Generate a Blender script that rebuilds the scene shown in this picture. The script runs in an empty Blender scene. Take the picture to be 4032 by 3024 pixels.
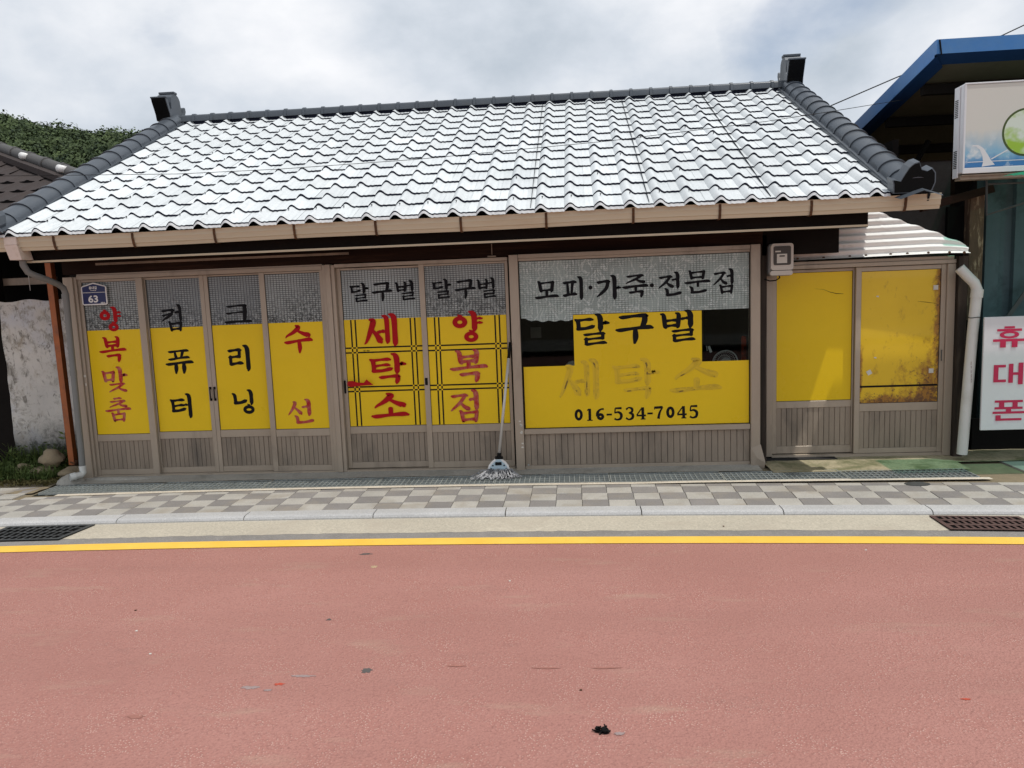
import bpy, bmesh, math, random
import numpy as np
from mathutils import Vector, Matrix
R = math.radians
random.seed(7); rng = np.random.default_rng(11)
sc = bpy.context.scene
col = sc.collection

# ------------------------------------------------------------------ camera
CAM_Z = 1.63; FPX = 3028.0
def cam_axes(yaw, pitch, roll):
    cy, sy, cp, sp = math.cos(yaw), math.sin(yaw), math.cos(pitch), math.sin(pitch)
    f = Vector((sy*cp, cy*cp, -sp)); rt = Vector((cy, -sy, 0)); up = rt.cross(f)
    cr, sr = math.cos(roll), math.sin(roll)
    return rt*cr + up*sr, up*cr - rt*sr, f
AX, AY, AF = cam_axes(R(-4.461), R(7.048), R(-2.225))
cam = bpy.data.cameras.new('camera'); cam_o = bpy.data.objects.new('camera', cam); col.objects.link(cam_o)
cam.sensor_width = 36; cam.lens = FPX/4032*36; cam.clip_start = .05; cam.clip_end = 1500
M = Matrix((AX, AY, -AF)).transposed().to_4x4(); M.translation = Vector((0, 0, CAM_Z))
cam_o.matrix_world = M; sc.camera = cam_o
C0 = Vector((0, 0, CAM_Z))
def ray(u, v): return AX*((u-2016)/FPX) - AY*((v-1512)/FPX) + AF
def at(u, v, Y): d = ray(u, v); return C0 + d*(Y/d.y)
def atz(u, v, Z): d = ray(u, v); return C0 + d*((Z-CAM_Z)/d.z)

# ------------------------------------------------------------------ light
SUNV = Vector((.33, -.17, 1)).normalized()
EL = math.asin(SUNV.z); AZ = math.atan2(SUNV.x, SUNV.y)
sun = bpy.data.lights.new('sun', 'SUN'); sun.energy = 2.9; sun.angle = R(.6); sun.color = (1, .965, .91)
so = bpy.data.objects.new('sun', sun); col.objects.link(so)
so.rotation_euler = SUNV.to_track_quat('Z', 'Y').to_euler(); so.location = (3, -3, 12)
w = bpy.data.worlds.new('World'); sc.world = w; w.use_nodes = True
nt = w.node_tree; nt.nodes.clear()
def N(t, ty, **k):
    n = t.nodes.new(ty)
    for a, b in k.items():
        if a.startswith('i_'): n.inputs[a[2:].replace('_', ' ')].default_value = b
        else: setattr(n, a, b)
    return n
wl = nt.links.new
out = N(nt, 'ShaderNodeOutputWorld')
sky = N(nt, 'ShaderNodeTexSky', sky_type='NISHITA'); sky.sun_disc = False
sky.sun_elevation = EL; sky.sun_rotation = AZ; sky.air_density = 1.0; sky.dust_density = 1.2
bg1 = N(nt, 'ShaderNodeBackground'); bg1.inputs[1].default_value = .115; wl(sky.outputs[0], bg1.inputs[0])
tc = N(nt, 'ShaderNodeTexCoord'); mp = N(nt, 'ShaderNodeMapping'); mp.inputs['Scale'].default_value = (1, 1, 1.6)
mp.inputs['Location'].default_value = (.35, .1, .0)
wl(tc.outputs['Generated'], mp.inputs[0])
n1 = N(nt, 'ShaderNodeTexNoise'); n1.inputs['Scale'].default_value = 3.1; n1.inputs['Detail'].default_value = 10; n1.inputs['Roughness'].default_value = .54; n1.inputs['Distortion'].default_value = .08
n2 = N(nt, 'ShaderNodeTexNoise'); n2.inputs['Scale'].default_value = 4.0; n2.inputs['Detail'].default_value = 9; n2.inputs['Roughness'].default_value = .5; n2.inputs['Distortion'].default_value = .15
wl(mp.outputs[0], n1.inputs[0]); wl(mp.outputs[0], n2.inputs[0])
cr = N(nt, 'ShaderNodeValToRGB'); e = cr.color_ramp
e.elements[0].position = .36; e.elements[0].color = (.47, .535, .61, 1)
e.elements[1].position = .68; e.elements[1].color = (.93, .94, .97, 1)
x_ = e.elements.new(.50); x_.color = (.66, .71, .78, 1)
wl(n1.outputs[0], cr.inputs[0])
bg2 = N(nt, 'ShaderNodeBackground'); bg2.inputs[1].default_value = 1.04; wl(cr.outputs[0], bg2.inputs[0])
# cloud cover: nearly closed, one blue opening (by direction, high to the right)
dotn = N(nt, 'ShaderNodeVectorMath', operation='DOT_PRODUCT'); dotn.inputs[1].default_value = ray(3230, 20).normalized()
nrm = N(nt, 'ShaderNodeVectorMath', operation='NORMALIZE'); wl(tc.outputs['Generated'], nrm.inputs[0]); wl(nrm.outputs[0], dotn.inputs[0])
mr = N(nt, 'ShaderNodeMapRange'); mr.inputs['From Min'].default_value = .9885; mr.inputs['From Max'].default_value = .9995
mr.inputs['To Min'].default_value = 0; mr.inputs['To Max'].default_value = .25; wl(dotn.outputs['Value'], mr.inputs[0])
sb = N(nt, 'ShaderNodeMath', operation='SUBTRACT'); wl(n2.outputs[0], sb.inputs[0]); wl(mr.outputs[0], sb.inputs[1])
cm = N(nt, 'ShaderNodeMapRange'); cm.inputs['From Min'].default_value = .16; cm.inputs['From Max'].default_value = .34; cm.inputs['To Min'].default_value = .30; wl(sb.outputs[0], cm.inputs[0])
mx = N(nt, 'ShaderNodeMixShader'); wl(cm.outputs[0], mx.inputs[0]); wl(bg1.outputs[0], mx.inputs[1]); wl(bg2.outputs[0], mx.inputs[2])
wl(mx.outputs[0], out.inputs[0])
sc.view_settings.view_transform = 'Standard'; sc.view_settings.look = 'None'
sc.view_settings.exposure = 0; sc.view_settings.gamma = 1; sc.view_settings.use_curve_mapping = False
sc.render.engine = 'CYCLES'; sc.cycles.max_bounces = 6; sc.cycles.transparent_max_bounces = 12

# ------------------------------------------------------------------ materials
MATS = {}
def new_mat(name):
    m = bpy.data.materials.new(name); m.use_nodes = True; t = m.node_tree; t.nodes.clear()
    o = N(t, 'ShaderNodeOutputMaterial'); b = N(t, 'ShaderNodeBsdfPrincipled'); t.links.new(b.outputs[0], o.inputs[0])
    MATS[name] = m
    return m, t, b, o
def mixc(t, fac, a, b, mode='MIX'):
    n = N(t, 'ShaderNodeMix', data_type='RGBA', blend_type=mode)
    for sock, v in ((n.inputs[0], fac), (n.inputs[6], a), (n.inputs[7], b)):
        if isinstance(v, (tuple, list)): sock.default_value = (*v[:3], 1)
        elif isinstance(v, (int, float)): sock.default_value = v
        else: t.links.new(v, sock)
    return n.outputs[2]
def math_(t, op, a, b=None, c=None):
    n = N(t, 'ShaderNodeMath', operation=op)
    for i, v in enumerate((a, b, c)):
        if v is None: continue
        if isinstance(v, (int, float)): n.inputs[i].default_value = v
        else: t.links.new(v, n.inputs[i])
    return n.outputs[0]
def pos(t, scale=(1, 1, 1)):
    g = N(t, 'ShaderNodeNewGeometry'); m = N(t, 'ShaderNodeMapping'); m.inputs['Scale'].default_value = scale
    t.links.new(g.outputs['Position'], m.inputs[0]); return m.outputs[0]
def noise(t, vec, scale, detail=5, rough=.55, dist=0):
    n = N(t, 'ShaderNodeTexNoise'); n.inputs['Scale'].default_value = scale; n.inputs['Detail'].default_value = detail
    n.inputs['Roughness'].default_value = rough; n.inputs['Distortion'].default_value = dist; t.links.new(vec, n.inputs[0]); return n.outputs[0]
def ramp(t, v, lo, hi, a=0, b=1):
    n = N(t, 'ShaderNodeMapRange'); n.inputs[1].default_value = lo; n.inputs[2].default_value = hi; n.inputs[3].default_value = a; n.inputs[4].default_value = b
    t.links.new(v, n.inputs[0]); return n.outputs[0]
def bump(t, b, h, strength=.3, dist=.01):
    n = N(t, 'ShaderNodeBump'); n.inputs['Strength'].default_value = strength; n.inputs['Distance'].default_value = dist
    t.links.new(h, n.inputs['Height']); t.links.new(n.outputs[0], b.inputs['Normal'])
def mul(c, k): return tuple(min(1, x*k) for x in c)
def mat(name, c, rough=.6, metal=0, var=.18, vs=3., grime=None, gs=1.4, gth=(.52, .7), bs=.15, bsc=60, bd=.003, rand=0, stretch=(1, 1, 1), coat=0, spec=.5, sp=None):
    m, t, b, o = new_mat(name)
    p = pos(t, stretch)
    a = noise(t, p, vs, 6)
    cc = mixc(t, ramp(t, a, .3, .7), mul(c, 1-var), mul(c, 1+var))
    f = noise(t, p, vs*14, 4, .7)
    cc = mixc(t, ramp(t, f, .35, .7, 0, .35), cc, mul(c, 1-var*1.6))
    if rand:
        oi = N(t, 'ShaderNodeObjectInfo'); r = ramp(t, oi.outputs['Random'], 0, 1, 1-rand, 1+rand)
        hs = N(t, 'ShaderNodeHueSaturation'); t.links.new(cc, hs.inputs['Color']); t.links.new(r, hs.inputs['Value']); cc = hs.outputs[0]
    if sp:
        s1 = noise(t, p, sp[0], 3, .8); cc = mixc(t, ramp(t, s1, .52, .70, 0, sp[1]), cc, mul(c, .45)); cc = mixc(t, ramp(t, s1, .46, .32, 0, sp[1]), cc, mul(c, 1.45))
    if grime:
        g = noise(t, p, gs, 8, .65, .3)
        cc = mixc(t, ramp(t, g, gth[0], gth[1], 0, .85), cc, grime)
    t.links.new(cc, b.inputs['Base Color'])
    b.inputs['Metallic'].default_value = metal; b.inputs['Specular IOR Level'].default_value = spec
    t.links.new(ramp(t, a, .3, .7, max(.04, rough-.08), min(1, rough+.1)), b.inputs['Roughness'])
    if coat: b.inputs['Coat Weight'].default_value = coat; b.inputs['Coat Roughness'].default_value = .06
    if bs: bump(t, b, noise(t, p, bsc, 5, .6), bs, bd)
    return m
mat('aluminium', (.385, .32, .25), .42, .15, .10, 2.2, grime=(.12, .098, .082), gs=2.6, gth=(.56, .82), bs=.04, stretch=(1, 1, .35))
mat('aluminium_dull', (.30, .245, .19), .5, .2, .12, 3, grime=(.10, .085, .07), gs=4, gth=(.5, .75), bs=.05, rand=.05, stretch=(1, 1, .3))
mat('film_yellow', (.78, .525, .007), .32, 0, .035, 1.2, bs=.03, bsc=9, bd=.004, coat=.12, spec=.3)
mat('film_black', (.008, .008, .010), .6, 0, .1, 8, bs=0, spec=.12)
mat('film_red', (.40, .006, .010), .6, 0, .1, 9, bs=0, spec=.15)
mat('film_red_faded', (.40, .02, .022), .6, 0, .1, 9, grime=(.48, .17, .13), gs=20, gth=(.40, .66), bs=0, spec=.2)
mat('ghost_ochre', (.56, .36, .012), .5, 0, .12, 12, grime=(.72, .475, .009), gs=9, gth=(.40, .50), bs=0)
mat('ghost_dark', (.20, .12, .015), .6, 0, .3, 12, grime=(.70, .465, .010), gs=13, gth=(.40, .47), bs=0)
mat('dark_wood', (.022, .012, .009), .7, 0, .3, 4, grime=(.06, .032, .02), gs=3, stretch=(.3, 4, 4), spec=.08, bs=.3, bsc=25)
mat('black_wood', (.012, .010, .009), .8, 0, .3, 4, spec=.08, bs=.3, bsc=25)
mat('old_post_wood', (.045, .036, .03), .8, 0, .3, 6, grime=(.10, .08, .06), gs=5, stretch=(4, 4, .3), spec=.08, bs=.5, bsc=30)
mat('cream_gutter', (.55, .49, .36), .42, 0, .06, 1.5, grime=(.42, .30, .18), gs=2.2, gth=(.58, .85), bs=.03, stretch=(.25, 1, 3))
mat('pink_outlet', (.68, .58, .51), .45, 0, .06, 4, grime=(.50, .40, .30), gs=9, bs=.03)
mat('rust', (.10, .045, .018), .85, 0, .4, 20, grime=(.05, .025, .015), gs=18, bs=.5)
mat('slate_metal', (.066, .078, .094), .42, .1, .12, 2.5, grime=(.085, .09, .095), gs=4, gth=(.55, .75), bs=.05, rand=.06)
mat('slate_dark', (.020, .024, .030), .5, .1, .2, 4, spec=.08, bs=.05)
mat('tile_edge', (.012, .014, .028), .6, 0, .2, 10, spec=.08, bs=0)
def tile_mat():
    m, t, b, o = new_mat('tile_white')
    p = pos(t)
    a = noise(t, p, 1.6, 7, .6); f = noise(t, p, 55, 4, .75); s = noise(t, pos(t, (22, 3, 3)), 1.4, 5, .6)
    cc = mixc(t, ramp(t, a, .3, .7), (.60, .63, .64), (.70, .725, .735))
    cc = mixc(t, ramp(t, f, .44, .74, 0, .5), cc, (.44, .465, .475))
    cc = mixc(t, ramp(t, s, .52, .75, 0, .35), cc, (.38, .41, .42))
    oi = N(t, 'ShaderNodeObjectInfo'); hs = N(t, 'ShaderNodeHueSaturation'); t.links.new(cc, hs.inputs['Color'])
    t.links.new(ramp(t, oi.outputs['Random'], 0, 1, .90, 1.05), hs.inputs['Value'])
    t.links.new(hs.outputs[0], b.inputs['Base Color']); b.inputs['Roughness'].default_value = .5; b.inputs['Specular IOR Level'].default_value = .35
    bump(t, b, f, .12, .004)
tile_mat()
mat('concrete_light', (.45, .405, .325), .9, 0, .10, 1.3, grime=(.40, .35, .28), gs=2.5, bs=.5, bsc=90, bd=.004, sp=(70, .55))
mat('concrete_sill', (.36, .34, .30), .9, 0, .14, 2.5, grime=(.22, .21, .18), gs=3, bs=.4, bsc=70, sp=(60, .45))
mat('concrete_mossy', (.36, .31, .20), .95, 0, .18, 2.5, grime=(.115, .12, .05), gs=3.2, gth=(.48, .62), bs=.5, bsc=60, sp=(45, .6))
mat('mortar_strip', (.56, .50, .41), .9, 0, .12, 4, bs=.3, sp=(50, .4))
mat('asphalt_grey', (.225, .21, .195), .95, 0, .16, 6, grime=(.34, .31, .28), gs=60, gth=(.55, .7), bs=.8, bsc=160, bd=.004, sp=(60, .7))
mat('soil', (.22, .175, .11), 1, 0, .25, 5, grime=(.13, .11, .07), gs=5, bs=.8, bsc=50)
mat('paver_light', (.385, .365, .33), .9, 0, .12, 5, grime=(.27, .23, .18), gs=3.1, gth=(.50, .72), bs=.4, bsc=110, rand=.07, sp=(80, .4))
mat('paver_dark', (.215, .20, .19), .9, 0, .12, 5, grime=(.27, .235, .19), gs=3.1, gth=(.50, .72), bs=.4, bsc=110, rand=.09, sp=(80, .45))
mat('kerb_granite', (.435, .43, .425), .75, 0, .08, 3, grime=(.36, .36, .36), gs=70, gth=(.5, .68), bs=.4, bsc=120, rand=.03, sp=(90, .5))
mat('galvanised', (.36, .385, .37), .45, .35, .12, 8, bs=.05)
mat('rusty_iron', (.105, .060, .052), .75, .3, .25, 8, bs=.3)
mat('iron_dark', (.075, .08, .082), .6, .4, .2, 8, bs=.2)
mat('black_void', (.006, .006, .006), .9, 0, .1, 4, spec=.08, bs=0)
mat('trench', (.022, .024, .020), .9, 0, .4, 12, grime=(.20, .19, .15), gs=14, gth=(.55, .68), spec=.08, bs=.5)
mat('pvc_grey', (.175, .18, .175), .5, 0, .08, 4, bs=.03)
mat('pvc_white', (.62, .63, .60), .4, 0, .04, 3, grime=(.50, .50, .46), gs=3, bs=.02)
mat('orange_steel', (.36, .105, .028), .55, 0, .15, 4, grime=(.16, .06, .03), gs=6, bs=.1)
mat('plastic_cream', (.55, .51, .45), .4, 0, .05, 8, bs=0)
mat('plastic_blue', (.42, .55, .62), .35, 0, .1, 12, bs=0)
mat('rubber_black', (.01, .01, .01), .5, 0, .1, 10, spec=.08, bs=0)
mat('pole_white', (.55, .53, .50), .35, .2, .06, 10, bs=0)
mat('yarn', (.42, .42, .43), .95, 0, .3, 60, grime=(.06, .06, .065), gs=22, gth=(.50, .60), bs=.3)
mat('meter_window', (.085, .078, .072), .2, 0, .1, 10, spec=.08, bs=0)
mat('paper', (.62, .60, .54), .8, 0, .06, 20, bs=0)
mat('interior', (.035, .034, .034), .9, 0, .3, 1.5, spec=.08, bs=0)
mat('interior_red', (.35, .05, .02), .6, 0, .5, 9, grime=(.02, .015, .015), gs=8, gth=(.45, .55), spec=.08, bs=0)
mat('enamel_white', (.75, .74, .72), .4, 0, .04, 5, bs=0)
mat('sign_white', (.66, .67, .69), .5, 0, .04, 2, grime=(.52, .53, .55), gs=2, gth=(.6, .85), bs=.02)
mat('sign_navy', (.010, .018, .10), .4, 0, .1, 10, bs=0)
mat('sign_magenta', (.50, .012, .07), .45, 0, .06, 6, bs=0)
mat('blue_flashing', (.045, .18, .45), .35, .2, .10, 1.6, grime=(.10, .22, .40), gs=2, gth=(.5, .8), bs=.03)
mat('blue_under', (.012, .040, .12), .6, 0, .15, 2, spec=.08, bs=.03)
mat('soffit_board', (.13, .115, .085), .8, 0, .2, 1, spec=.08, bs=.1)
mat('neighbour_steel', (.075, .115, .13), .55, .2, .15, 1.5, grime=(.03, .04, .045), gs=1.5, spec=.08, bs=.05)
mat('rust_wood', (.095, .062, .038), .9, 0, .4, 9, grime=(.30, .24, .16), gs=9, gth=(.55, .62), stretch=(3, 3, .6), bs=.5)
mat('brown_tile', (.055, .045, .043), .75, 0, .15, 2, grime=(.05, .04, .036), gs=4, spec=.08, bs=.1)
mat('brown_ridge', (.075, .072, .070), .7, 0, .2, 3, bs=.1)
mat('stone', (.30, .235, .15), .9, 0, .25, 5, grime=(.16, .13, .09), gs=6, bs=.8, bsc=25, bd=.01)
mat('wire_black', (.015, .015, .015), .6, 0, .1, 3, spec=.08, bs=0)
mat('bark', (.06, .045, .03), .95, 0, .3, 5, bs=.4)
def wall_mat():
    m, t, b, o = new_mat('whitewashed_concrete')
    p = pos(t)
    a = noise(t, p, 2.2, 7, .6); big = ramp(t, noise(t, pos(t, (1.5, 1, .8)), 1.7, 5, .6), .42, .62)
    f = math_(t, 'ADD', noise(t, p, 11, 8, .72, .4), math_(t, 'MULTIPLY', math_(t, 'SUBTRACT', big, .7), .10)); g = math_(t, 'ADD', noise(t, pos(t, (1, 1, .5)), 24, 6, .7, .8), math_(t, 'MULTIPLY', math_(t, 'SUBTRACT', big, .8), .12))
    sep = N(t, 'ShaderNodeSeparateXYZ'); t.links.new(pos(t), sep.inputs[0])
    cc = mixc(t, ramp(t, a, .3, .7), (.50, .48, .45), (.66, .63, .58))
    cc = mixc(t, ramp(t, noise(t, p, 3.1, 4), .5, .68, 0, .7), cc, (.50, .52, .58))
    cc = mixc(t, ramp(t, f, .50, .60, 0, .8), cc, (.29, .27, .235))
    cc = mixc(t, ramp(t, noise(t, pos(t, (1, 1, .45)), 5, 8, .7, .5), .55, .66, 0, .7), cc, (.30, .24, .16))
    cc = mixc(t, ramp(t, g, .54, .62, 0, .8), cc, (.17, .155, .135))
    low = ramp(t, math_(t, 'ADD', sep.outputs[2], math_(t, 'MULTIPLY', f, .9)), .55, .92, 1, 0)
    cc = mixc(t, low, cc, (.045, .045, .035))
    t.links.new(cc, b.inputs['Base Color']); b.inputs['Roughness'].default_value = .95
    bump(t, b, f, .7, .012)
wall_mat()
def road_mat():
    m, t, b, o = new_mat('road_red_coating')
    p = pos(t)
    big = noise(t, p, .9, 5, .6); mid = noise(t, p, 7, 6, .65); fine = noise(t, p, 75, 5, .75)
    vo = N(t, 'ShaderNodeTexVoronoi'); vo.inputs['Scale'].default_value = 95; t.links.new(p, vo.inputs[0])
    cc = mixc(t, ramp(t, big, .35, .68), (.352, .160, .131), (.400, .190, .158))
    cc = mixc(t, ramp(t, mid, .42, .66, 0, .5), cc, (.340, .138, .110))
    cc = mixc(t, ramp(t, fine, .50, .66, 0, .9), cc, (.27, .118, .098))
    worn = math_(t, 'MULTIPLY', ramp(t, vo.outputs['Distance'], .18, .34, 1, 0), ramp(t, mid, .42, .62, 0, 1))
    cc = mixc(t, math_(t, 'MULTIPLY', worn, .75), cc, (.58, .40, .34))
    patch = noise(t, pos(t, (.8, 3.2, 1)), 1.7, 7, .62)
    cc = mixc(t, ramp(t, patch, .58, .70, 0, .40), cc, (.40, .27, .20))
    lane = noise(t, pos(t, (.10, 1.6, 1)), 1.3, 4, .5)
    cc = mixc(t, ramp(t, lane, .44, .62, 0, .30), cc, (.30, .135, .110))
    cc = mixc(t, ramp(t, noise(t, pos(t, (.5, 1.2, 1)), 3.3, 7, .7, .4), .60, .70, 0, .35), cc, (.25, .125, .105))
    t.links.new(cc, b.inputs['Base Color']); b.inputs['Roughness'].default_value = .8
    h = math_(t, 'ADD', math_(t, 'MULTIPLY', vo.outputs['Distance'], -.8), fine)
    bump(t, b, h, .85, .006)
road_mat()
def paint_mat():
    m, t, b, o = new_mat('road_paint_yellow')
    p = pos(t); f = noise(t, p, 90, 5, .7); g = noise(t, p, 5, 5)
    cc = mixc(t, ramp(t, g, .3, .7), (.78, .46, .055), (.83, .52, .08))
    cc = mixc(t, ramp(t, math_(t, 'ADD', f, math_(t, 'MULTIPLY', noise(t, p, 3.5, 6, .7), .25)), .74, .80, 0, .8), cc, (.40, .25, .10))
    cc = mixc(t, ramp(t, noise(t, pos(t, (1, 4, 1)), 6, 6, .7), .60, .72, 0, .35), cc, (.52, .30, .07))
    t.links.new(cc, b.inputs['Base Color']); b.inputs['Roughness'].default_value = .7; bump(t, b, f, .5, .004)
paint_mat()
def net_mat(name, base, dark, gx, gz, crinkle, line=(.035, .04, .042), lw=.165, gfac=1.0, white=0.0):
    m, t, b, o = new_mat(name)
    p = pos(t); s = N(t, 'ShaderNodeSeparateXYZ'); t.links.new(p, s.inputs[0])
    fx = math_(t, 'LESS_THAN', math_(t, 'FRACT', math_(t, 'MULTIPLY', s.outputs[0], 1/gx)), lw)
    fz = math_(t, 'LESS_THAN', math_(t, 'FRACT', math_(t, 'MULTIPLY', s.outputs[2], 1/gz)), lw*1.35)
    g = math_(t, 'MULTIPLY', math_(t, 'MAXIMUM', fx, fz), gfac)
    n = noise(t, p, 2.5, 4); c = mixc(t, ramp(t, n, .3, .7), mul(base, .82), mul(base, 1.12))
    k = noise(t, pos(t, (1, 1, .6)), 7, 4, .6, 2.6)
    band = ramp(t, math_(t, 'ABSOLUTE', math_(t, 'SUBTRACT', k, .5)), .0, .028, 1, 0)
    if crinkle:  # sheen and dark folds of the crumpled plastic sheet painted into the colour
        lowm = ramp(t, math_(t, 'ADD', s.outputs[2], math_(t, 'MULTIPLY', noise(t, p, 3, 3), .45)), 1.62, 1.95, 1, .12)
        dk = math_(t, 'MULTIPLY', ramp(t, noise(t, p, 24, 4, .7, 1.8), .47, .54), lowm)
        c = mixc(t, math_(t, 'MULTIPLY', dk, crinkle), c, dark)
        c = mixc(t, math_(t, 'MULTIPLY', math_(t, 'MULTIPLY', band, lowm), .55), c, (.62, .66, .64))
    if white: c = mixc(t, math_(t, 'MULTIPLY', band, white), c, (.72, .78, .76))  # wrinkle highlights of the sheet painted as pale bands
    if gfac < 1:
        fade = ramp(t, noise(t, p, 5, 4), .38, .62); g = math_(t, 'MULTIPLY', g, math_(t, 'ADD', math_(t, 'MULTIPLY', fade, .8), .2))
    c = mixc(t, g, c, line)
    t.links.new(c, b.inputs['Base Color']); b.inputs['Roughness'].default_value = .35
    b.inputs['Coat Weight'].default_value = .15; b.inputs['Coat Roughness'].default_value = .05
    b.inputs['Specular IOR Level'].default_value = .3
    bump(t, b, k, .2, .008)
net_mat('netted_glass_plain', (.38, .425, .425), (.03, .035, .04), .0268, .0182, .0)
net_mat('netted_glass_dim', (.27, .30, .31), (.02, .024, .028), .0268, .0182, .75)
net_mat('netted_glass_crumpled', (.33, .36, .355), (.012, .015, .015), .0268, .0182, .95)
net_mat('netted_glass_window', (.34, .405, .385), (.03, .035, .04), .0268, .0182, .0, gfac=.80, white=.75)
def stained_film():
    m, t, b, o = new_mat('film_yellow_stained')
    p = pos(t); s = N(t, 'ShaderNodeSeparateXYZ'); t.links.new(p, s.inputs[0])
    base = mixc(t, ramp(t, noise(t, p, 2, 4), .3, .7), (.70, .45, .005), (.78, .51, .009))
    right = ramp(t, s.outputs[0], 2.62, 3.2); low = ramp(t, s.outputs[2], 1.15, .55)
    edge = math_(t, 'MAXIMUM', ramp(t, s.outputs[0], 3.15, 3.23), math_(t, 'MAXIMUM', ramp(t, s.outputs[2], .62, .52), math_(t, 'MULTIPLY', ramp(t, s.outputs[0], 2.60, 2.56), ramp(t, s.outputs[2], 1.1, .9))))
    wgt = math_(t, 'MAXIMUM', math_(t, 'MULTIPLY', math_(t, 'MULTIPLY', right, low), 1.15), math_(t, 'MULTIPLY', edge, 1.1))
    f = noise(t, pos(t, (1.3, 1, .7)), 7, 10, .72, .25)
    d = ramp(t, math_(t, 'ADD', f, math_(t, 'MULTIPLY', wgt, .27)), .58, .76)
    c = mixc(t, math_(t, 'MULTIPLY', d, .85), base, (.25, .085, .008))
    d2 = ramp(t, math_(t, 'ADD', noise(t, p, 34, 6, .75, .5), math_(t, 'MULTIPLY', wgt, .20)), .67, .74)
    c = mixc(t, math_(t, 'MULTIPLY', d2, .8), c, (.07, .025, .01))
    t.links.new(c, b.inputs['Base Color']); b.inputs['Roughness'].default_value = .4; b.inputs['Coat Weight'].default_value = .3
stained_film()
def glass_mat():
    m, t, b, o = new_mat('window_glass')
    t.nodes.remove(b)
    tr = N(t, 'ShaderNodeBsdfTransparent'); tr.inputs[0].default_value = (.86, .9, .88, 1); gl = N(t, 'ShaderNodeBsdfGlossy'); gl.inputs['Roughness'].default_value = .02
    fr = N(t, 'ShaderNodeFresnel'); fr.inputs[0].default_value = 1.45; mx = N(t, 'ShaderNodeMixShader')
    t.links.new(math_(t, 'MULTIPLY', fr.outputs[0], .28), mx.inputs[0]); t.links.new(tr.outputs[0], mx.inputs[1]); t.links.new(gl.outputs[0], mx.inputs[2]); t.links.new(mx.outputs[0], o.inputs[0])
glass_mat()
def canopy_mat():
    m, t, b, o = new_mat('green_translucent_sheet')
    t.nodes.remove(b)
    tr = N(t, 'ShaderNodeBsdfTransparent'); tr.inputs[0].default_value = (.22, .78, .55, 1)
    df = N(t, 'ShaderNodeBsdfDiffuse'); df.inputs[0].default_value = (.10, .42, .30, 1)
    tl = N(t, 'ShaderNodeBsdfTranslucent'); tl.inputs[0].default_value = (.10, .50, .34, 1)
    m1 = N(t, 'ShaderNodeMixShader'); m1.inputs[0].default_value = .5; m2 = N(t, 'ShaderNodeMixShader'); m2.inputs[0].default_value = .42
    t.links.new(df.outputs[0], m1.inputs[1]); t.links.new(tl.outputs[0], m1.inputs[2]); t.links.new(tr.outputs[0], m2.inputs[1]); t.links.new(m1.outputs[0], m2.inputs[2]); t.links.new(m2.outputs[0], o.inputs[0])
canopy_mat()
def awning_mat():
    m, t, b, o = new_mat('corrugated_zinc')
    p = pos(t); s = N(t, 'ShaderNodeSeparateXYZ'); t.links.new(p, s.inputs[0])
    c = mixc(t, ramp(t, noise(t, p, 3, 5), .3, .7), (.84, .84, .81), (.88, .88, .86))
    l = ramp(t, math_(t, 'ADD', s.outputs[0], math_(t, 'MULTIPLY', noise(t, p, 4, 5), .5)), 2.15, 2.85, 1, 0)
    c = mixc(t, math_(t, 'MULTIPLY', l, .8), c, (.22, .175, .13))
    g = noise(t, pos(t, (2, 1, 12)), 4, 6, .7)
    c = mixc(t, math_(t, 'MULTIPLY', ramp(t, g, .55, .72, 0, .55), ramp(t, s.outputs[0], 3.0, 2.3, .15, 1)), c, (.17, .12, .08))
    t.links.new(c, b.inputs['Base Color']); b.inputs['Roughness'].default_value = .45; b.inputs['Metallic'].default_value = .0
awning_mat()
def leaf_mat(name, a, b_, sc_=1.0):
    m, t, b, o = new_mat(name)
    p = pos(t); n = noise(t, p, sc_, 5, .6); n2 = noise(t, p, sc_*6, 3, .6)
    c = mixc(t, ramp(t, n, .36, .64), a, b_); c = mixc(t, ramp(t, n2, .45, .75, 0, .5), c, mul(b_, 1.3))
    t.links.new(c, b.inputs['Base Color']); b.inputs['Roughness'].default_value = .7; b.inputs['Specular IOR Level'].default_value = .2
leaf_mat('forest_leaves', (.010, .022, .012), (.075, .105, .038), .26)
leaf_mat('weed_leaves', (.050, .085, .022), (.13, .17, .05), 6)
leaf_mat('dry_leaves', (.11, .10, .035), (.20, .17, .07), 6)
def ad_mat():
    m, t, b, o = new_mat('lightbox_print')
    p = pos(t); s = N(t, 'ShaderNodeSeparateXYZ'); t.links.new(p, s.inputs[0])
    n = noise(t, pos(t, (3, 1, 1)), 3, 5, .6, .5)
    zz = math_(t, 'ADD', s.outputs[2], math_(t, 'MULTIPLY', math_(t, 'SUBTRACT', n, .5), .12))
    c = mixc(t, ramp(t, zz, 2.72, 2.55), (.60, .59, .54), (.22, .42, .58))
    c = mixc(t, ramp(t, zz, 2.53, 2.47), c, (.03, .17, .42))
    c = mixc(t, math_(t, 'MULTIPLY', ramp(t, noise(t, p, 8, 4), .55, .68), ramp(t, zz, 2.72, 2.58)), c, (.62, .66, .68))
    t.links.new(c, b.inputs['Base Color']); b.inputs['Roughness'].default_value = .35
ad_mat()
def lime_mat():
    m, t, b, o = new_mat('print_lime_ball')
    p = pos(t); c = mixc(t, ramp(t, noise(t, p, 6, 3), .42, .58), (.30, .48, .03), (.62, .68, .60))
    t.links.new(c, b.inputs['Base Color']); b.inputs['Roughness'].default_value = .35
lime_mat()

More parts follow.
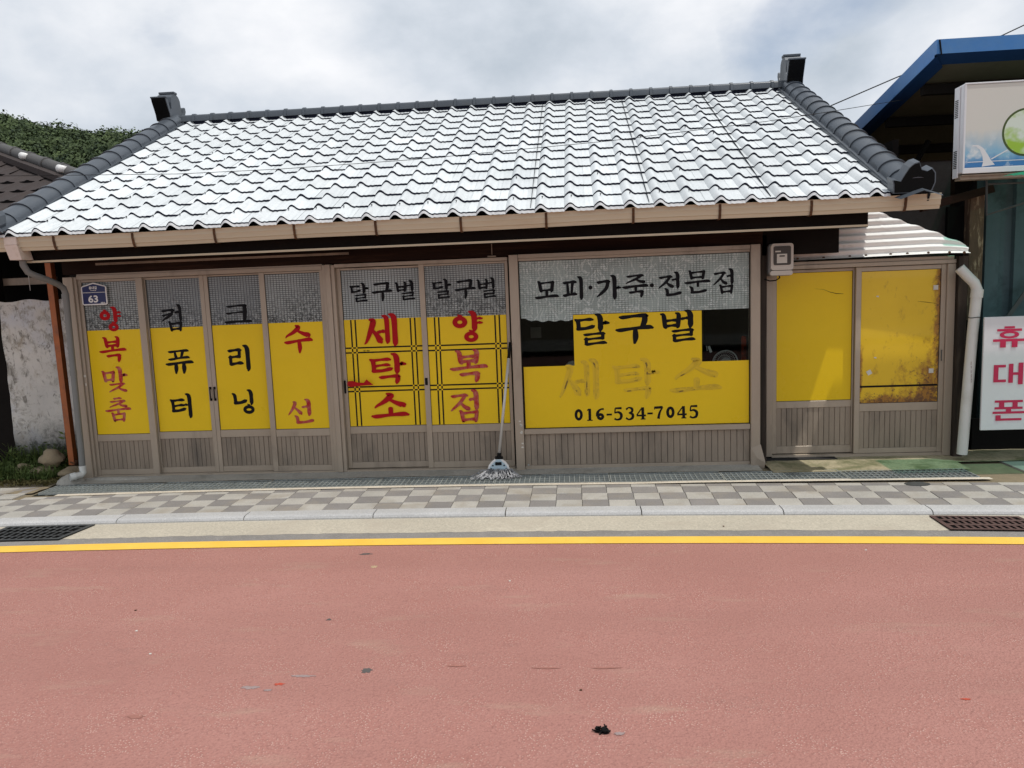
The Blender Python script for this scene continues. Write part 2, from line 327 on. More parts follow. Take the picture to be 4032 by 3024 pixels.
# ------------------------------------------------------------------ builders
class MB:
    def __init__(s): s.v = []; s.f = []; s.m = []
    def add(s, vs, fs, mi=0):
        k = len(s.v); s.v += [tuple(x) for x in vs]; s.f += [tuple(i+k for i in f) for f in fs]; s.m += [mi]*len(fs); return s
    def box(s, a, b, mi=0, ch=0):
        (x0, y0, z0), (x1, y1, z1) = a, b
        if ch <= 0:
            v = [(x, y, z) for z in (z0, z1) for y in (y0, y1) for x in (x0, x1)]
            return s.add(v, [(0, 2, 3, 1), (4, 5, 7, 6), (0, 1, 5, 4), (2, 6, 7, 3), (0, 4, 6, 2), (1, 3, 7, 5)], mi)
        c = ch; v = []; idx = {}
        P = ((x0, x1), (y0, y1), (z0, z1)); S = (1, -1)
        for i in (0, 1):
            for j in (0, 1):
                for k in (0, 1):
                    for ax in range(3):
                        q = [P[0][i], P[1][j], P[2][k]]
                        for o in range(3):
                            if o != ax: q[o] += c*S[(i, j, k)[o]]
                        idx[(i, j, k, ax)] = len(v); v.append(tuple(q))
        f = []
        for ax in range(3):
            o1, o2 = [o for o in range(3) if o != ax]
            for sgn in (0, 1):
                q = []
                for a1, a2 in ((0, 0), (1, 0), (1, 1), (0, 1)):
                    k = [0, 0, 0]; k[ax] = sgn; k[o1] = a1; k[o2] = a2; q.append(idx[(*k, ax)])
                f.append(tuple(q))
            for a1 in (0, 1):
                for a2 in (0, 1):
                    k0 = [0, 0, 0]; k0[o1] = a1; k0[o2] = a2; k1 = list(k0); k1[ax] = 1
                    f.append((idx[(*k0, o1)], idx[(*k0, o2)], idx[(*k1, o2)], idx[(*k1, o1)]))
        for i in (0, 1):
            for j in (0, 1):
                for k in (0, 1): f.append(tuple(idx[(i, j, k, ax)] for ax in range(3)))
        return s.add(v, f, mi)
    def obox(s, c, ax, ay, az, mi=0):
        c, ax, ay, az = map(Vector, (c, ax, ay, az))
        v = [c + ax*i + ay*j + az*k for k in (-1, 1) for j in (-1, 1) for i in (-1, 1)]
        return s.add(v, [(0, 2, 3, 1), (4, 5, 7, 6), (0, 1, 5, 4), (2, 6, 7, 3), (0, 4, 6, 2), (1, 3, 7, 5)], mi)
    def tube(s, pts, r, n=10, mi=0, cap=True, rs=None):
        pts = [Vector(p) for p in pts]; rings = []
        up0 = None
        for i, p in enumerate(pts):
            d = (pts[min(i+1, len(pts)-1)] - pts[max(i-1, 0)]).normalized()
            if up0 is None: up0 = Vector((0, 0, 1)) if abs(d.z) < .9 else Vector((1, 0, 0))
            a = d.cross(up0).normalized(); b = a.cross(d).normalized(); up0 = b
            rr = rs[i] if rs else r
            rings.append([p + (a*math.cos(2*math.pi*k/n) + b*math.sin(2*math.pi*k/n))*rr for k in range(n)])
        v = [q for g in rings for q in g]; f = []
        for i in range(len(pts)-1):
            for k in range(n): f.append((i*n+k, i*n+(k+1) % n, (i+1)*n+(k+1) % n, (i+1)*n+k))
        if cap: f += [tuple(range(n))[::-1], tuple((len(pts)-1)*n+k for k in range(n))]
        return s.add(v, f, mi)
    def prism(s, poly, d, mi=0):
        n = len(poly); d = Vector(d); v = [Vector(p) for p in poly] + [Vector(p)+d for p in poly]
        f = [tuple(range(n)), tuple(range(2*n-1, n-1, -1))] + [(i, n+i, n+(i+1) % n, (i+1) % n) for i in range(n)]
        return s.add(v, f, mi)
    def grid(s, fn, us, vs_, mi=0):
        n = len(us); v = [fn(u, vv) for vv in vs_ for u in us]
        f = [(j*n+i, j*n+i+1, (j+1)*n+i+1, (j+1)*n+i) for j in range(len(vs_)-1) for i in range(n-1)]
        return s.add(v, f, mi)
    def mesh(s, name, mats, off=(0, 0, 0), smooth=False):
        me = bpy.data.meshes.new(name); o = Vector(off)
        me.from_pydata([(x-o.x, y-o.y, z-o.z) for x, y, z in s.v], [], s.f)
        for m_ in (mats if isinstance(mats, (list, tuple)) else [mats]): me.materials.append(MATS[m_])
        if isinstance(mats, (list, tuple)) and len(mats) > 1: me.polygons.foreach_set('material_index', s.m)
        if smooth: me.polygons.foreach_set('use_smooth', [True]*len(me.polygons))
        me.update(); return me
    def build(s, name, mats, parent=None, smooth=False, origin=None, **tags):
        base = WL.get(parent, Vector((0, 0, 0))) if parent else Vector((0, 0, 0))
        if origin is None:
            if parent: og = base
            else:
                a = np.array(s.v); og = Vector((a[:, 0].mean(), a[:, 1].mean(), a[:, 2].min()))
        else: og = Vector(origin)
        me = s.mesh(name, mats, og, smooth)
        if smooth == 'auto':
            try: me.set_sharp_from_angle(angle=R(35))
            except Exception: pass
        o = bpy.data.objects.new(name, me); col.objects.link(o)
        if parent: o.parent = parent
        o.location = og - base; WL[o] = og
        tag(o, **tags); return o
WL = {}
def tag(o, label=None, category=None, group=None, kind=None):
    for k, v in (('label', label), ('category', category), ('group', group), ('kind', kind)):
        if v: o[k] = v
    return o
def thing(name, loc, label, category, group=None):
    o = bpy.data.objects.new(name, None); col.objects.link(o); o.location = loc; WL[o] = Vector(loc); o.empty_display_size = .1
    return tag(o, label, category, group)
def share(me, name, parent, loc, rot=None, scale=None):
    o = bpy.data.objects.new(name, me); col.objects.link(o)
    base = WL.get(parent, Vector((0, 0, 0))) if parent else Vector((0, 0, 0))
    o.parent = parent; o.location = Vector(loc)-base; WL[o] = Vector(loc)
    if rot: o.rotation_euler = rot
    if scale: o.scale = scale
    return o
def clone(root):
    def cp(o, par):
        c = o.copy(); col.objects.link(c); c.parent = par
        for ch in list(o.children): cp(ch, c)
        return c
    return cp(root, None)

# ------------------------------------------------------------------ ground, road, pavement (street bends very slightly)
def bend(x):
    t = x+1.5; return -.0079*t*t if abs(t) < 5.5 else -.0079*(5.5*5.5 + 11*(abs(t)-5.5))
XS = [-60, -30, -15, -9] + [round(-7+.5*i, 2) for i in range(27)] + [8, 12, 20, 40, 60]
def strip(name, mats, y0, y1, z, n=1, z1=None, **k):
    b = MB(); z1 = z if z1 is None else z1
    b.grid(lambda x, t: (x, (y0+(y1-y0)*t) + bend(x)*(1 if y0 > -3 or t > .5 else 0), z+(z1-z)*t), XS, [i/n for i in range(n+1)])
    return b.build(name, mats, **k)
b = MB(); b.box((-500, -400, -1.2), (500, 600, -.2)); b.build('ground', 'soil', kind='structure')
road = strip('road', 'road_red_coating', -5.0, 4.868, -.030, kind='structure')
strip('asphalt_strip', 'asphalt_grey', 4.70, 5.20, -.036, kind='structure')
strip('concrete_channel', 'concrete_light', 5.20, 5.52, -.0352, z1=-.030, kind='structure')
b = MB(); b.grid(lambda x, t: (x, 4.862+.134*t+bend(x), -.026), XS, [0, 1])
# irregular concrete edge drawn as geometry
ls = b.build('yellow_line', 'road_paint_yellow', road)
b = MB()
edge = [(x, 5.145+bend(x)+random.uniform(-.006, .012)) for x in np.arange(-7, 5, .045)]
v = [(x, y, -.0350) for x, y in edge] + [(x, 5.225+bend(x), -.0343) for x, y in edge]; n = len(edge)
b.add(v, [(i, i+1, n+i+1, n+i) for i in range(n-1)]); b.build('channel_edge', 'concrete_light', kind='structure')
strip('far_pavement', 'concrete_sill', -9.0, -5.0, .1, kind='structure')
pave = MB()
pave.grid(lambda x, t: (x, (5.56+bend(x)) + (7.4-5.56-bend(x))*t, -.016), XS, [0, 1])
pavement = pave.build('pavement', 'soil', kind='structure')
# kerb stones, each about a metre
kx0 = -3.49 - 5*.992
for i in range(17):
    x0 = kx0 + i*.992 + .004; x1 = x0 + .984
    b = MB(); prof = [(5.475, -.06), (5.475, -.022), (5.483, -.008), (5.505, .001), (5.525, .003), (5.612, .003), (5.612, -.06)]
    n = 5; vs = []
    for j in range(n+1):
        x = x0+(x1-x0)*j/n; vs += [(x, y+bend(x), z) for y, z in prof]
    k = len(prof)
    fs = [(j*k+a, (j+1)*k+a, (j+1)*k+(a+1) % k, j*k+(a+1) % k) for j in range(n) for a in range(k)] + [tuple(range(k))[::-1], tuple(n*k+a for a in range(k))]
    b.add(vs, fs); b.build('kerb_stone', 'kerb_granite', pavement, origin=((x0+x1)/2, 5.5, 0))
# pavers: three full rows and one cut row
rows = [(5.616, 5.800), (5.803, 5.985), (5.988, 6.168), (6.171, 6.246)]
pm = {}
for di, mn in enumerate(('paver_light', 'paver_dark')):
    for ri, (a, c) in enumerate(rows):
        bb = MB(); d = c-a; bb.box((-.0985, -d/2, -.02), (.0985, d/2, 0), ch=.0022); pm[di, ri] = bb.mesh('paver', mn)
for ri, (a, c) in enumerate(rows):
    for i in range(-34, 24):
        x = -.10 + .2*i + .055
        if ri == 3 and x < -4.7: continue
        o = share(pm[(i+ri) % 2, ri], 'paver', pavement, (x, (a+c)/2+bend(x)+random.uniform(-.0012, .0012), random.uniform(-.0012, .0018)))
        o.rotation_euler = (random.uniform(-.006, .006), random.uniform(-.006, .006), math.atan(-.0158*(x+1.5)) + random.uniform(-.006, .006))
# pavers beyond the right end of the drain, running up to the neighbour
bb = MB(); bb.box((-.0985, -.0985, -.02), (.0985, .0985, 0), ch=.0022); sq = [bb.mesh('paver', 'paver_light'), bb.mesh('paver', 'paver_dark')]
for r in range(4):
    for i in range(19, 30):
        x = -.045+.2*i
        if x < 3.30: continue
        share(sq[(i+r+1) % 2], 'paver', pavement, (x, 6.27+.2*r+bend(x)*.8, random.uniform(-.001, .001)))
# lip and threshold
b = MB(); b.grid(lambda x, t: (x, 6.25+.062*t+bend(x)*(.5 if x > .5 else 1), .003), [x for x in XS if -4.9 < x < 3.2]+[3.28], [0, 1]); b.build('mortar_strip', 'mortar_strip', pavement)
b = MB()
xs = list(np.arange(-4.75, 1.72, .12))
b.grid(lambda x, t: (x, 6.615+random.uniform(-.006, .006)*(t == 0)+.3*t+bend(x)*.5*(1-t), .004+.022*t+random.uniform(0, .002)), xs, [0, .5, 1]); b.build('threshold_slab', 'concrete_sill', kind='structure')
b = MB(); xs = list(np.arange(1.68, 3.32, .08))
b.grid(lambda x, t: (x, 6.50+.62*t, .002+.012*t+random.uniform(0, .004)), xs, [0, .2, .5, .75, 1]); b.build('side_apron', 'concrete_mossy', kind='structure')
b = MB(); xs = list(np.arange(3.27, 7, .15))
b.grid(lambda x, t: (x, 6.74+.9*t, .006+random.uniform(0, .006)), xs, [0, .3, .6, 1]); b.build('neighbour_apron', 'concrete_mossy', kind='structure')
# lump of mortar by the corner post
b = MB(); c0 = Vector((-4.66, 6.66, 0)); xs = [i/14 for i in range(15)]
def lump(u, v):
    a = u*2*math.pi; r = v; return (c0.x + .13*r*math.cos(a)+.06*r*math.sin(a)*0, c0.y+.10*r*math.sin(a)*1.1, .075*math.sqrt(max(0, 1-r*r))*(1+.1*math.sin(3*a)))
b.grid(lump, xs, [1, .9, .7, .45, .2, .001]); b.build('mortar_lump', 'concrete_sill', smooth=True, label='rounded lump of mortar at the foot of the left corner post beside the drain', category='mortar')
b = MB(); b.grid(lambda u, v: (-4.2+.32*v*math.cos(u*2*math.pi), 6.72+.05*v*math.sin(u*2*math.pi), .006+.028*math.sqrt(max(0, 1-v*v))), xs, [1, .8, .5, .001])
b.build('mortar_patch', 'concrete_sill', smooth=True, label='low smear of mortar under the leftmost sliding door', category='mortar')
# drain channel and gratings
b = MB(); xs = [x/4 for x in range(-19, 14)]
b.grid(lambda x, t: (x, 6.30+.33*t+bend(x)*.6, -.012), xs, [0, 1]); b.build('drain_trench', 'trench', kind='structure')
def grating(x0, x1, label):
    g = thing('drain_grating', ((x0+x1)/2, 6.45, 0), label, 'drain grating', 'steel gratings over the drain in front of the shop')
    yb = bend((x0+x1)/2)*.6; ya, yc = 6.318+yb, 6.602+yb
    fr = MB()
    for y in (ya, yc-.008): fr.box((x0, y, -.012), (x1, y+.008, .006))
    for x in (x0, x1-.008): fr.box((x, ya+.008, -.012), (x+.008, yc-.008, .006))
    fr.build('frame', 'galvanised', g)
    for k in (1, 2, 3):
        y = ya+(yc-ya)*k/4+.001; bb = MB(); bb.box((x0+.008, y, -.011), (x1-.008, y+.006, .0045)); bb.build('bearing_bar', 'galvanised', g)
    n = int(round((x1-x0)/.043)); cb = MB(); cb.box((-.0026, 0, -.009), (.0026, yc-ya-.016, .0032)); me = cb.mesh('cross_bar', 'galvanised')
    for i in range(1, n): share(me, 'cross_bar', g, (x0+(x1-x0)*i/n, ya+.008, 0))
gx = [-4.72, -3.70, -2.70, -1.70, -.68, .30, 1.24, 2.22, 3.22]
gl = ['galvanised drain grating at the far left end under the downpipe', 'drain grating in front of the two middle left sliding doors', 'drain grating before the door with the repair lettering',
      'drain grating before the plaid film doors, left of the mop', 'drain grating under the mop and the left part of the big window', 'drain grating under the middle of the big shop window',
      'drain grating under the right end of the big shop window', 'green tinted drain grating at the right end before the side doors']
for i in range(8): grating(gx[i]+.003, gx[i+1]-.003, gl[i])
# square road drains
def road_drain(P, mats, nx, ny, label, slot):
    a, b_, c, d = [Vector((p[0], p[1], -.026)) for p in P]; cen = (a+b_+c+d)/4
    t = thing('road_drain', cen, label, 'road drain')
    pl = MB(); z = Vector((0, 0, .004)); 
    def q(u, v): return (a*(1-u)+d*u)*(1-v) + (b_*(1-u)+c*u)*v
    pl.add([a-Vector((0, 0, .003)), d-Vector((0, 0, .003)), c-Vector((0, 0, .003)), b_-Vector((0, 0, .003))], [(0, 1, 2, 3)]); pl.build('sump', 'black_void', t)
    fr = MB()
    def bar(u0, u1, v0, v1, h=.004):
        fr.add([q(u0, v0)+z*0, q(u1, v0), q(u1, v1), q(u0, v1)] + [p+Vector((0, 0, h)) for p in (q(u0, v0), q(u1, v0), q(u1, v1), q(u0, v1))], [(4, 5, 6, 7), (0, 1, 5, 4), (1, 2, 6, 5), (2, 3, 7, 6), (3, 0, 4, 7)])
    e_ = .05
    bar(0, 1, 0, e_*1.4); bar(0, 1, 1-e_*1.4, 1); bar(0, e_, e_*1.4, 1-e_*1.4); bar(1-e_, 1, e_*1.4, 1-e_*1.4)
    fr.build('frame', mats, t)
    for j in range(1, ny):
        v = j/ny; fr = MB(); h = .06 if slot else .022
        bar_ = lambda: None
        fr.add([q(e_, v-h)+Vector((0, 0, .0045)), q(1-e_, v-h)+Vector((0, 0, .0045)), q(1-e_, v+h)+Vector((0, 0, .0045)), q(e_, v+h)+Vector((0, 0, .0045))], [(0, 1, 2, 3)]); fr.build('cross_bar', mats, t)
    for i in range(1, nx):
        u = e_+(1-2*e_)*i/nx; fr = MB(); h = .018 if slot else .012; s_ = .0 if slot else -.02
        fr.add([q(u-h, .07)+Vector((0, 0, .003)), q(u+h, .07)+Vector((0, 0, .003)), q(u+h+s_, .93)+Vector((0, 0, .003)), q(u-h+s_, .93)+Vector((0, 0, .003))], [(0, 1, 2, 3)]); fr.build('bar', mats, t)
road_drain([(-4.33, 5.06), (-4.33, 5.40), (-3.64, 5.42), (-3.70, 5.08)], 'iron_dark', 11, 4, 'dark grey road drain grate at the left edge of the road', False)
road_drain([(2.42, 5.02), (2.42, 5.32), (2.98, 5.27), (3.00, 4.97)], 'rusty_iron', 12, 3, 'rusty brown slotted drain cover at the right edge of the road', True)
# round access cover among the pavers
b = MB(); mc = Vector((2.66, 6.06, .002)); b.prism([(mc.x+.095*math.cos(a*math.pi/14), mc.y+.06*math.sin(a*math.pi/14), .0035) for a in range(28)], (0, 0, -.01)); 
b.build('access_cover', 'iron_dark', label='small round dark access cover set in the paving at the right', category='access cover')
# road stains and debris
def blot(cx, cy, rx, ry, n=26, jag=.35, seed=0):
    r_ = random.Random(seed); pts = []
    for i in range(n):
        a = 2*math.pi*i/n; k = 1+r_.uniform(-jag, jag); pts.append((cx+rx*k*math.cos(a), cy+ry*k*math.sin(a), 0))
    return pts
MATS['stain_grey'] = mat('stain_grey', (.085, .075, .07), .8, 0, .2, 20); mat('stain_brown', (.31, .135, .105), .9, 0, .15, 20); mat('stain_red', (.42, .06, .03), .8, 0, .15, 20); mat('stain_pale', (.46, .33, .20), .9, 0, .2, 30); mat('stain_ash', (.28, .21, .20), .9, 0, .15, 30)
for i, (cx, cy, rx, ry, mt) in enumerate([(-.945, 3.181, .022, .020, 'stain_grey'), (-1.30, 3.06, .022, .010, 'stain_red'), (-1.353, 4.70, .035, .016, 'stain_grey'), (-1.24, 4.47, .02, .02, 'stain_pale'),
        (-1.286, 3.713, .014, .010, 'stain_grey'), (-1.42, 3.03, .040, .012, 'stain_ash'), (-1.22, 3.13, .050, .009, 'stain_ash'), (-1.33, 3.01, .02, .008, 'stain_ash'), (-1.80, 2.80, .035, .014, 'stain_brown'), (1.50, 2.95, .020, .006, 'stain_red'),
        (-.15, 3.2, .05, .007, 'stain_brown'), (.12, 3.2, .06, .007, 'stain_brown'), (-.55, 3.22, .04, .008, 'stain_brown'), (-2.42, 2.75, .010, .008, 'stain_grey'), (.14, 2.70, .02, .01, 'stain_ash')]):
    b = MB(); b.prism([(x, y, -.0292+.00012*i) for x, y, z in blot(cx, cy, rx, ry, seed=i)], (0, 0, -.0004)); b.build('stain', mt, road)
b = MB(); r_ = random.Random(5)
for k in range(13):
    c = Vector((.078+r_.uniform(-.024, .022), 2.715+r_.uniform(-.016, .016), -.027+r_.uniform(0, .008))); d = Vector((r_.uniform(-1, 1), r_.uniform(-1, 1), r_.uniform(-.2, .5))).normalized(); s = d.cross(Vector((r_.uniform(-.4, .4), .1, 1))).normalized()
    L = r_.uniform(.010, .022); W = r_.uniform(.004, .009); u = d.cross(s)*.004
    b.add([c-d*L-s*W*.4, c-u+s*0-s*W, c+d*L, c+s*W+u], [(0, 1, 2, 3)]); b.tube([c-d*L, c+u, c+d*L], .003, 5)
b.build('crumpled_rag', 'rubber_black', label='small crumpled black scrap lying on the red road', category='litter')
# litter specks
for i in range(7):
    u, v = random.uniform(60, 3950), random.uniform(2030, 2950); p = atz(u, v, -.028); bb = MB(); bb.box((p.x-.006, p.y-.004, -.0305), (p.x+.004, p.y+.003, -.025)); bb.build('grit', 'paper' if i % 3 else 'rust', road if i % 2 else road)

# ------------------------------------------------------------------ brush lettering
def catmull(P, n=7):
    if len(P) < 3: 
        return [tuple(P[0][k]+(P[1][k]-P[0][k])*i/n for k in range(3)) for i in range(n+1)]
    Q = [P[0]]+list(P)+[P[-1]]; o = []
    for i in range(1, len(Q)-2):
        for j in range(n):
            t = j/n; r = []
            for k in range(3):
                p0, p1, p2, p3 = Q[i-1][k], Q[i][k], Q[i+1][k], Q[i+2][k]
                r.append(.5*(2*p1+(p2-p0)*t+(2*p0-5*p1+4*p2-p3)*t*t+(3*p1-p0-3*p2+p3)*t**3))
            o.append(tuple(r))
    o.append(tuple(P[-1])); return o
def sm(p, sharp=False):
    return p if sharp else catmull(p)
# strokes in a 0..100 box, y down: list of (x, y, width)
def Vv(x, y0, y1, w=14): return [(x-w*.95, y0+1, w*.35), (x-w*.3, y0+w*.35, w*.85), (x, y0+w*1.1, w), (x+.5, (y0+y1)/2, w*.92), (x+.5, y1-w*.7, w*.95), (x-w*.05, y1-w*.1, w*.5)]
def Hh(x0, x1, y, w=10, rise=.05): 
    r = (x1-x0)*rise; return [(x0, y+r, w*.55), (x0+(x1-x0)*.12, y+r*.9+w*.1, w*.95), ((x0+x1)/2, y, w*.72), (x1-w*.9, y-r*.9+w*.05, w*1.05), (x1, y-r*.6+w*.15, w*.6)]
def Lt(*p): return list(p)
def ring(cx, cy, rx, ry, w=12): return ('O', cx, cy, rx, ry, w)
def giyeok(x0, y0, x1, y1, w=12, dx=-6): return [Hh(x0, x1, y0+w*.5, w*.85, .03), [(x1-w*.45, y0+w*.4, w*.9), (x1-w*.35+dx*.3, (y0+y1)/2, w), (x1-w*.4+dx, y1-w*.4, w*.8), (x1-w*.4+dx*1.3, y1, w*.35)]]
def giyeokd(x0, y0, x1, y1, w=12): return [Hh(x0, x1, y0+w*.5, w*.85, .03), [(x1-w*.4, y0+w*.5, w*.9), (x1-(x1-x0)*.28, (y0+y1)/2, w*.9), (x0+(x1-x0)*.28, y1-w*.9, w*.75), (x0-2, y1, w*.3)]]
def nieun(x0, y0, x1, y1, w=12): return [[(x0-w*.4, y0, w*.4), (x0+w*.2, y0+w*.5, w*.9), (x0+w*.4, (y0+y1)/2, w*.9), (x0+w*.4, y1-w*.5, w*.9)], [(x0+w*.3, y1-w*.45, w*.9), ((x0+x1)/2, y1-w*.5, w*.75), (x1-w*.4, y1-w*.95, w*.9), (x1, y1-w*1.1, w*.5)]]
def digeut(x0, y0, x1, y1, w=12): return [Hh(x0, x1, y0+w*.45, w*.8, .03)] + nieun(x0+w*.3, y0+w*.3, x1+w*.3, y1, w)
def rieul(x0, y0, x1, y1, w=10):
    ym = (y0+y1)/2
    return [Hh(x0, x1, y0+w*.45, w*.85, .03), [(x1-w*.5, y0+w*.4, w*.9), (x1-w*.6, ym, w*.9)], Hh(x0+1, x1-w*.3, ym, w*.8, .03), [(x0+w*.6, ym, w*.9), (x0+w*.6, y1-w*.5, w*.9)], Hh(x0+w*.3, x1+w*.4, y1-w*.45, w*.9, .04)]
def mieum(x0, y0, x1, y1, w=11): return [[(x0-w*.4, y0-1, w*.4), (x0+w*.1, y0+w*.3, w*.9), (x0+w*.6, y1-w*.3, w*.95), (x0+w*.7, y1, w*.7)], Hh(x0, x1, y0+w*.4, w*.8, .03), [(x1-w*.3, y0+w*.2, w*.95), (x1-w*.7, y1-w*.3, w*.95), (x1-w*.8, y1+1, w*.6)], Hh(x0+w*.5, x1-w*.5, y1-w*.5, w*.8, .02)]
def bieup(x0, y0, x1, y1, w=11): return [[(x0-w*.5, y0, w*.4), (x0+w*.2, y0+w*.5, w*.95), (x0+w*.5, y1-w*.5, w*.95), (x0+w*.7, y1, w*.7)], [(x1-w*1.1, y0-2, w*.4), (x1-w*.4, y0+w*.4, w*.95), (x1-w*.6, y1-w*.5, w*.95), (x1-w*.7, y1, w*.6)], Hh(x0+w*.4, x1-w*.5, (y0+y1)/2-1, w*.75, .02), Hh(x0+w*.5, x1-w*.5, y1-w*.5, w*.8, .02)]
def siot(x0, y0, x1, y1, w=12):
    xm = x0+(x1-x0)*.55
    return [[(xm-w*.6, y0, w*.5), (xm, y0+w*.5, w*1.05), (xm-(xm-x0)*.4, y0+(y1-y0)*.55, w*.85), (x0+w*.4, y1-w*.5, w*.5), (x0, y1, w*.25)], [(xm-w*.3, y0+(y1-y0)*.42, w*.5), (xm+(x1-xm)*.45, y0+(y1-y0)*.68, w*.9), (x1-w*.3, y1-w*.6, w*1.15), (x1-w*.1, y1-w*.3, w*.6)]]
def jieut(x0, y0, x1, y1, w=12): 
    return [Hh(x0+3, x1-3, y0+w*.45, w*.85, .03), [(x1-w*.9, y0+w*.4, w*.85), ((x0+x1)/2+2, y0+(y1-y0)*.5, w*.85), (x0+w*.4, y1-w*.4, w*.5), (x0, y1, w*.25)], [((x0+x1)/2+2, y0+(y1-y0)*.5, w*.5), (x0+(x1-x0)*.75, y0+(y1-y0)*.75, w*.9), (x1-w*.1, y1-w*.5, w*1.1), (x1, y1-w*.2, w*.5)]]
def kieuk(x0, y0, x1, y1, w=12): return giyeokd(x0, y0, x1, y1, w) + [Hh(x0+1, x1-w*.6, y0+(y1-y0)*.47, w*.75, .06)]
def tieut(x0, y0, x1, y1, w=11): return digeut(x0, y0, x1, y1, w) + [Hh(x0+w*.5, x1-w*.2, (y0+y1)/2, w*.75, .04)]
def pieup(x0, y0, x1, y1, w=10):
    d = x1-x0; return [Hh(x0, x1, y0+w*.5, w*.85, .03), [(x0+d*.30, y0+w*.6, w*.6), (x0+d*.36, y1-w*.7, w*.95)], [(x0+d*.72, y0+w*.6, w*.95), (x0+d*.62, y1-w*.7, w*.7)], Hh(x0-1, x1+2, y1-w*.5, w*.85, .05)]
def ya_(x, y0, y1, w=14): return [Vv(x, y0, y1, w), Hh(x+2, x+22, y0+(y1-y0)*.36, 8, .03), Hh(x+2, x+22, y0+(y1-y0)*.58, 8, .03)]
def a_(x, y0, y1, w=14): return [Vv(x, y0, y1, w), Hh(x+2, x+24, y0+(y1-y0)*.52, 11, .05)]
def eo_(x, y0, y1, w=14, l=20): return [Vv(x, y0, y1, w), Hh(x-l, x-1, y0+(y1-y0)*.45, 9, .03)]
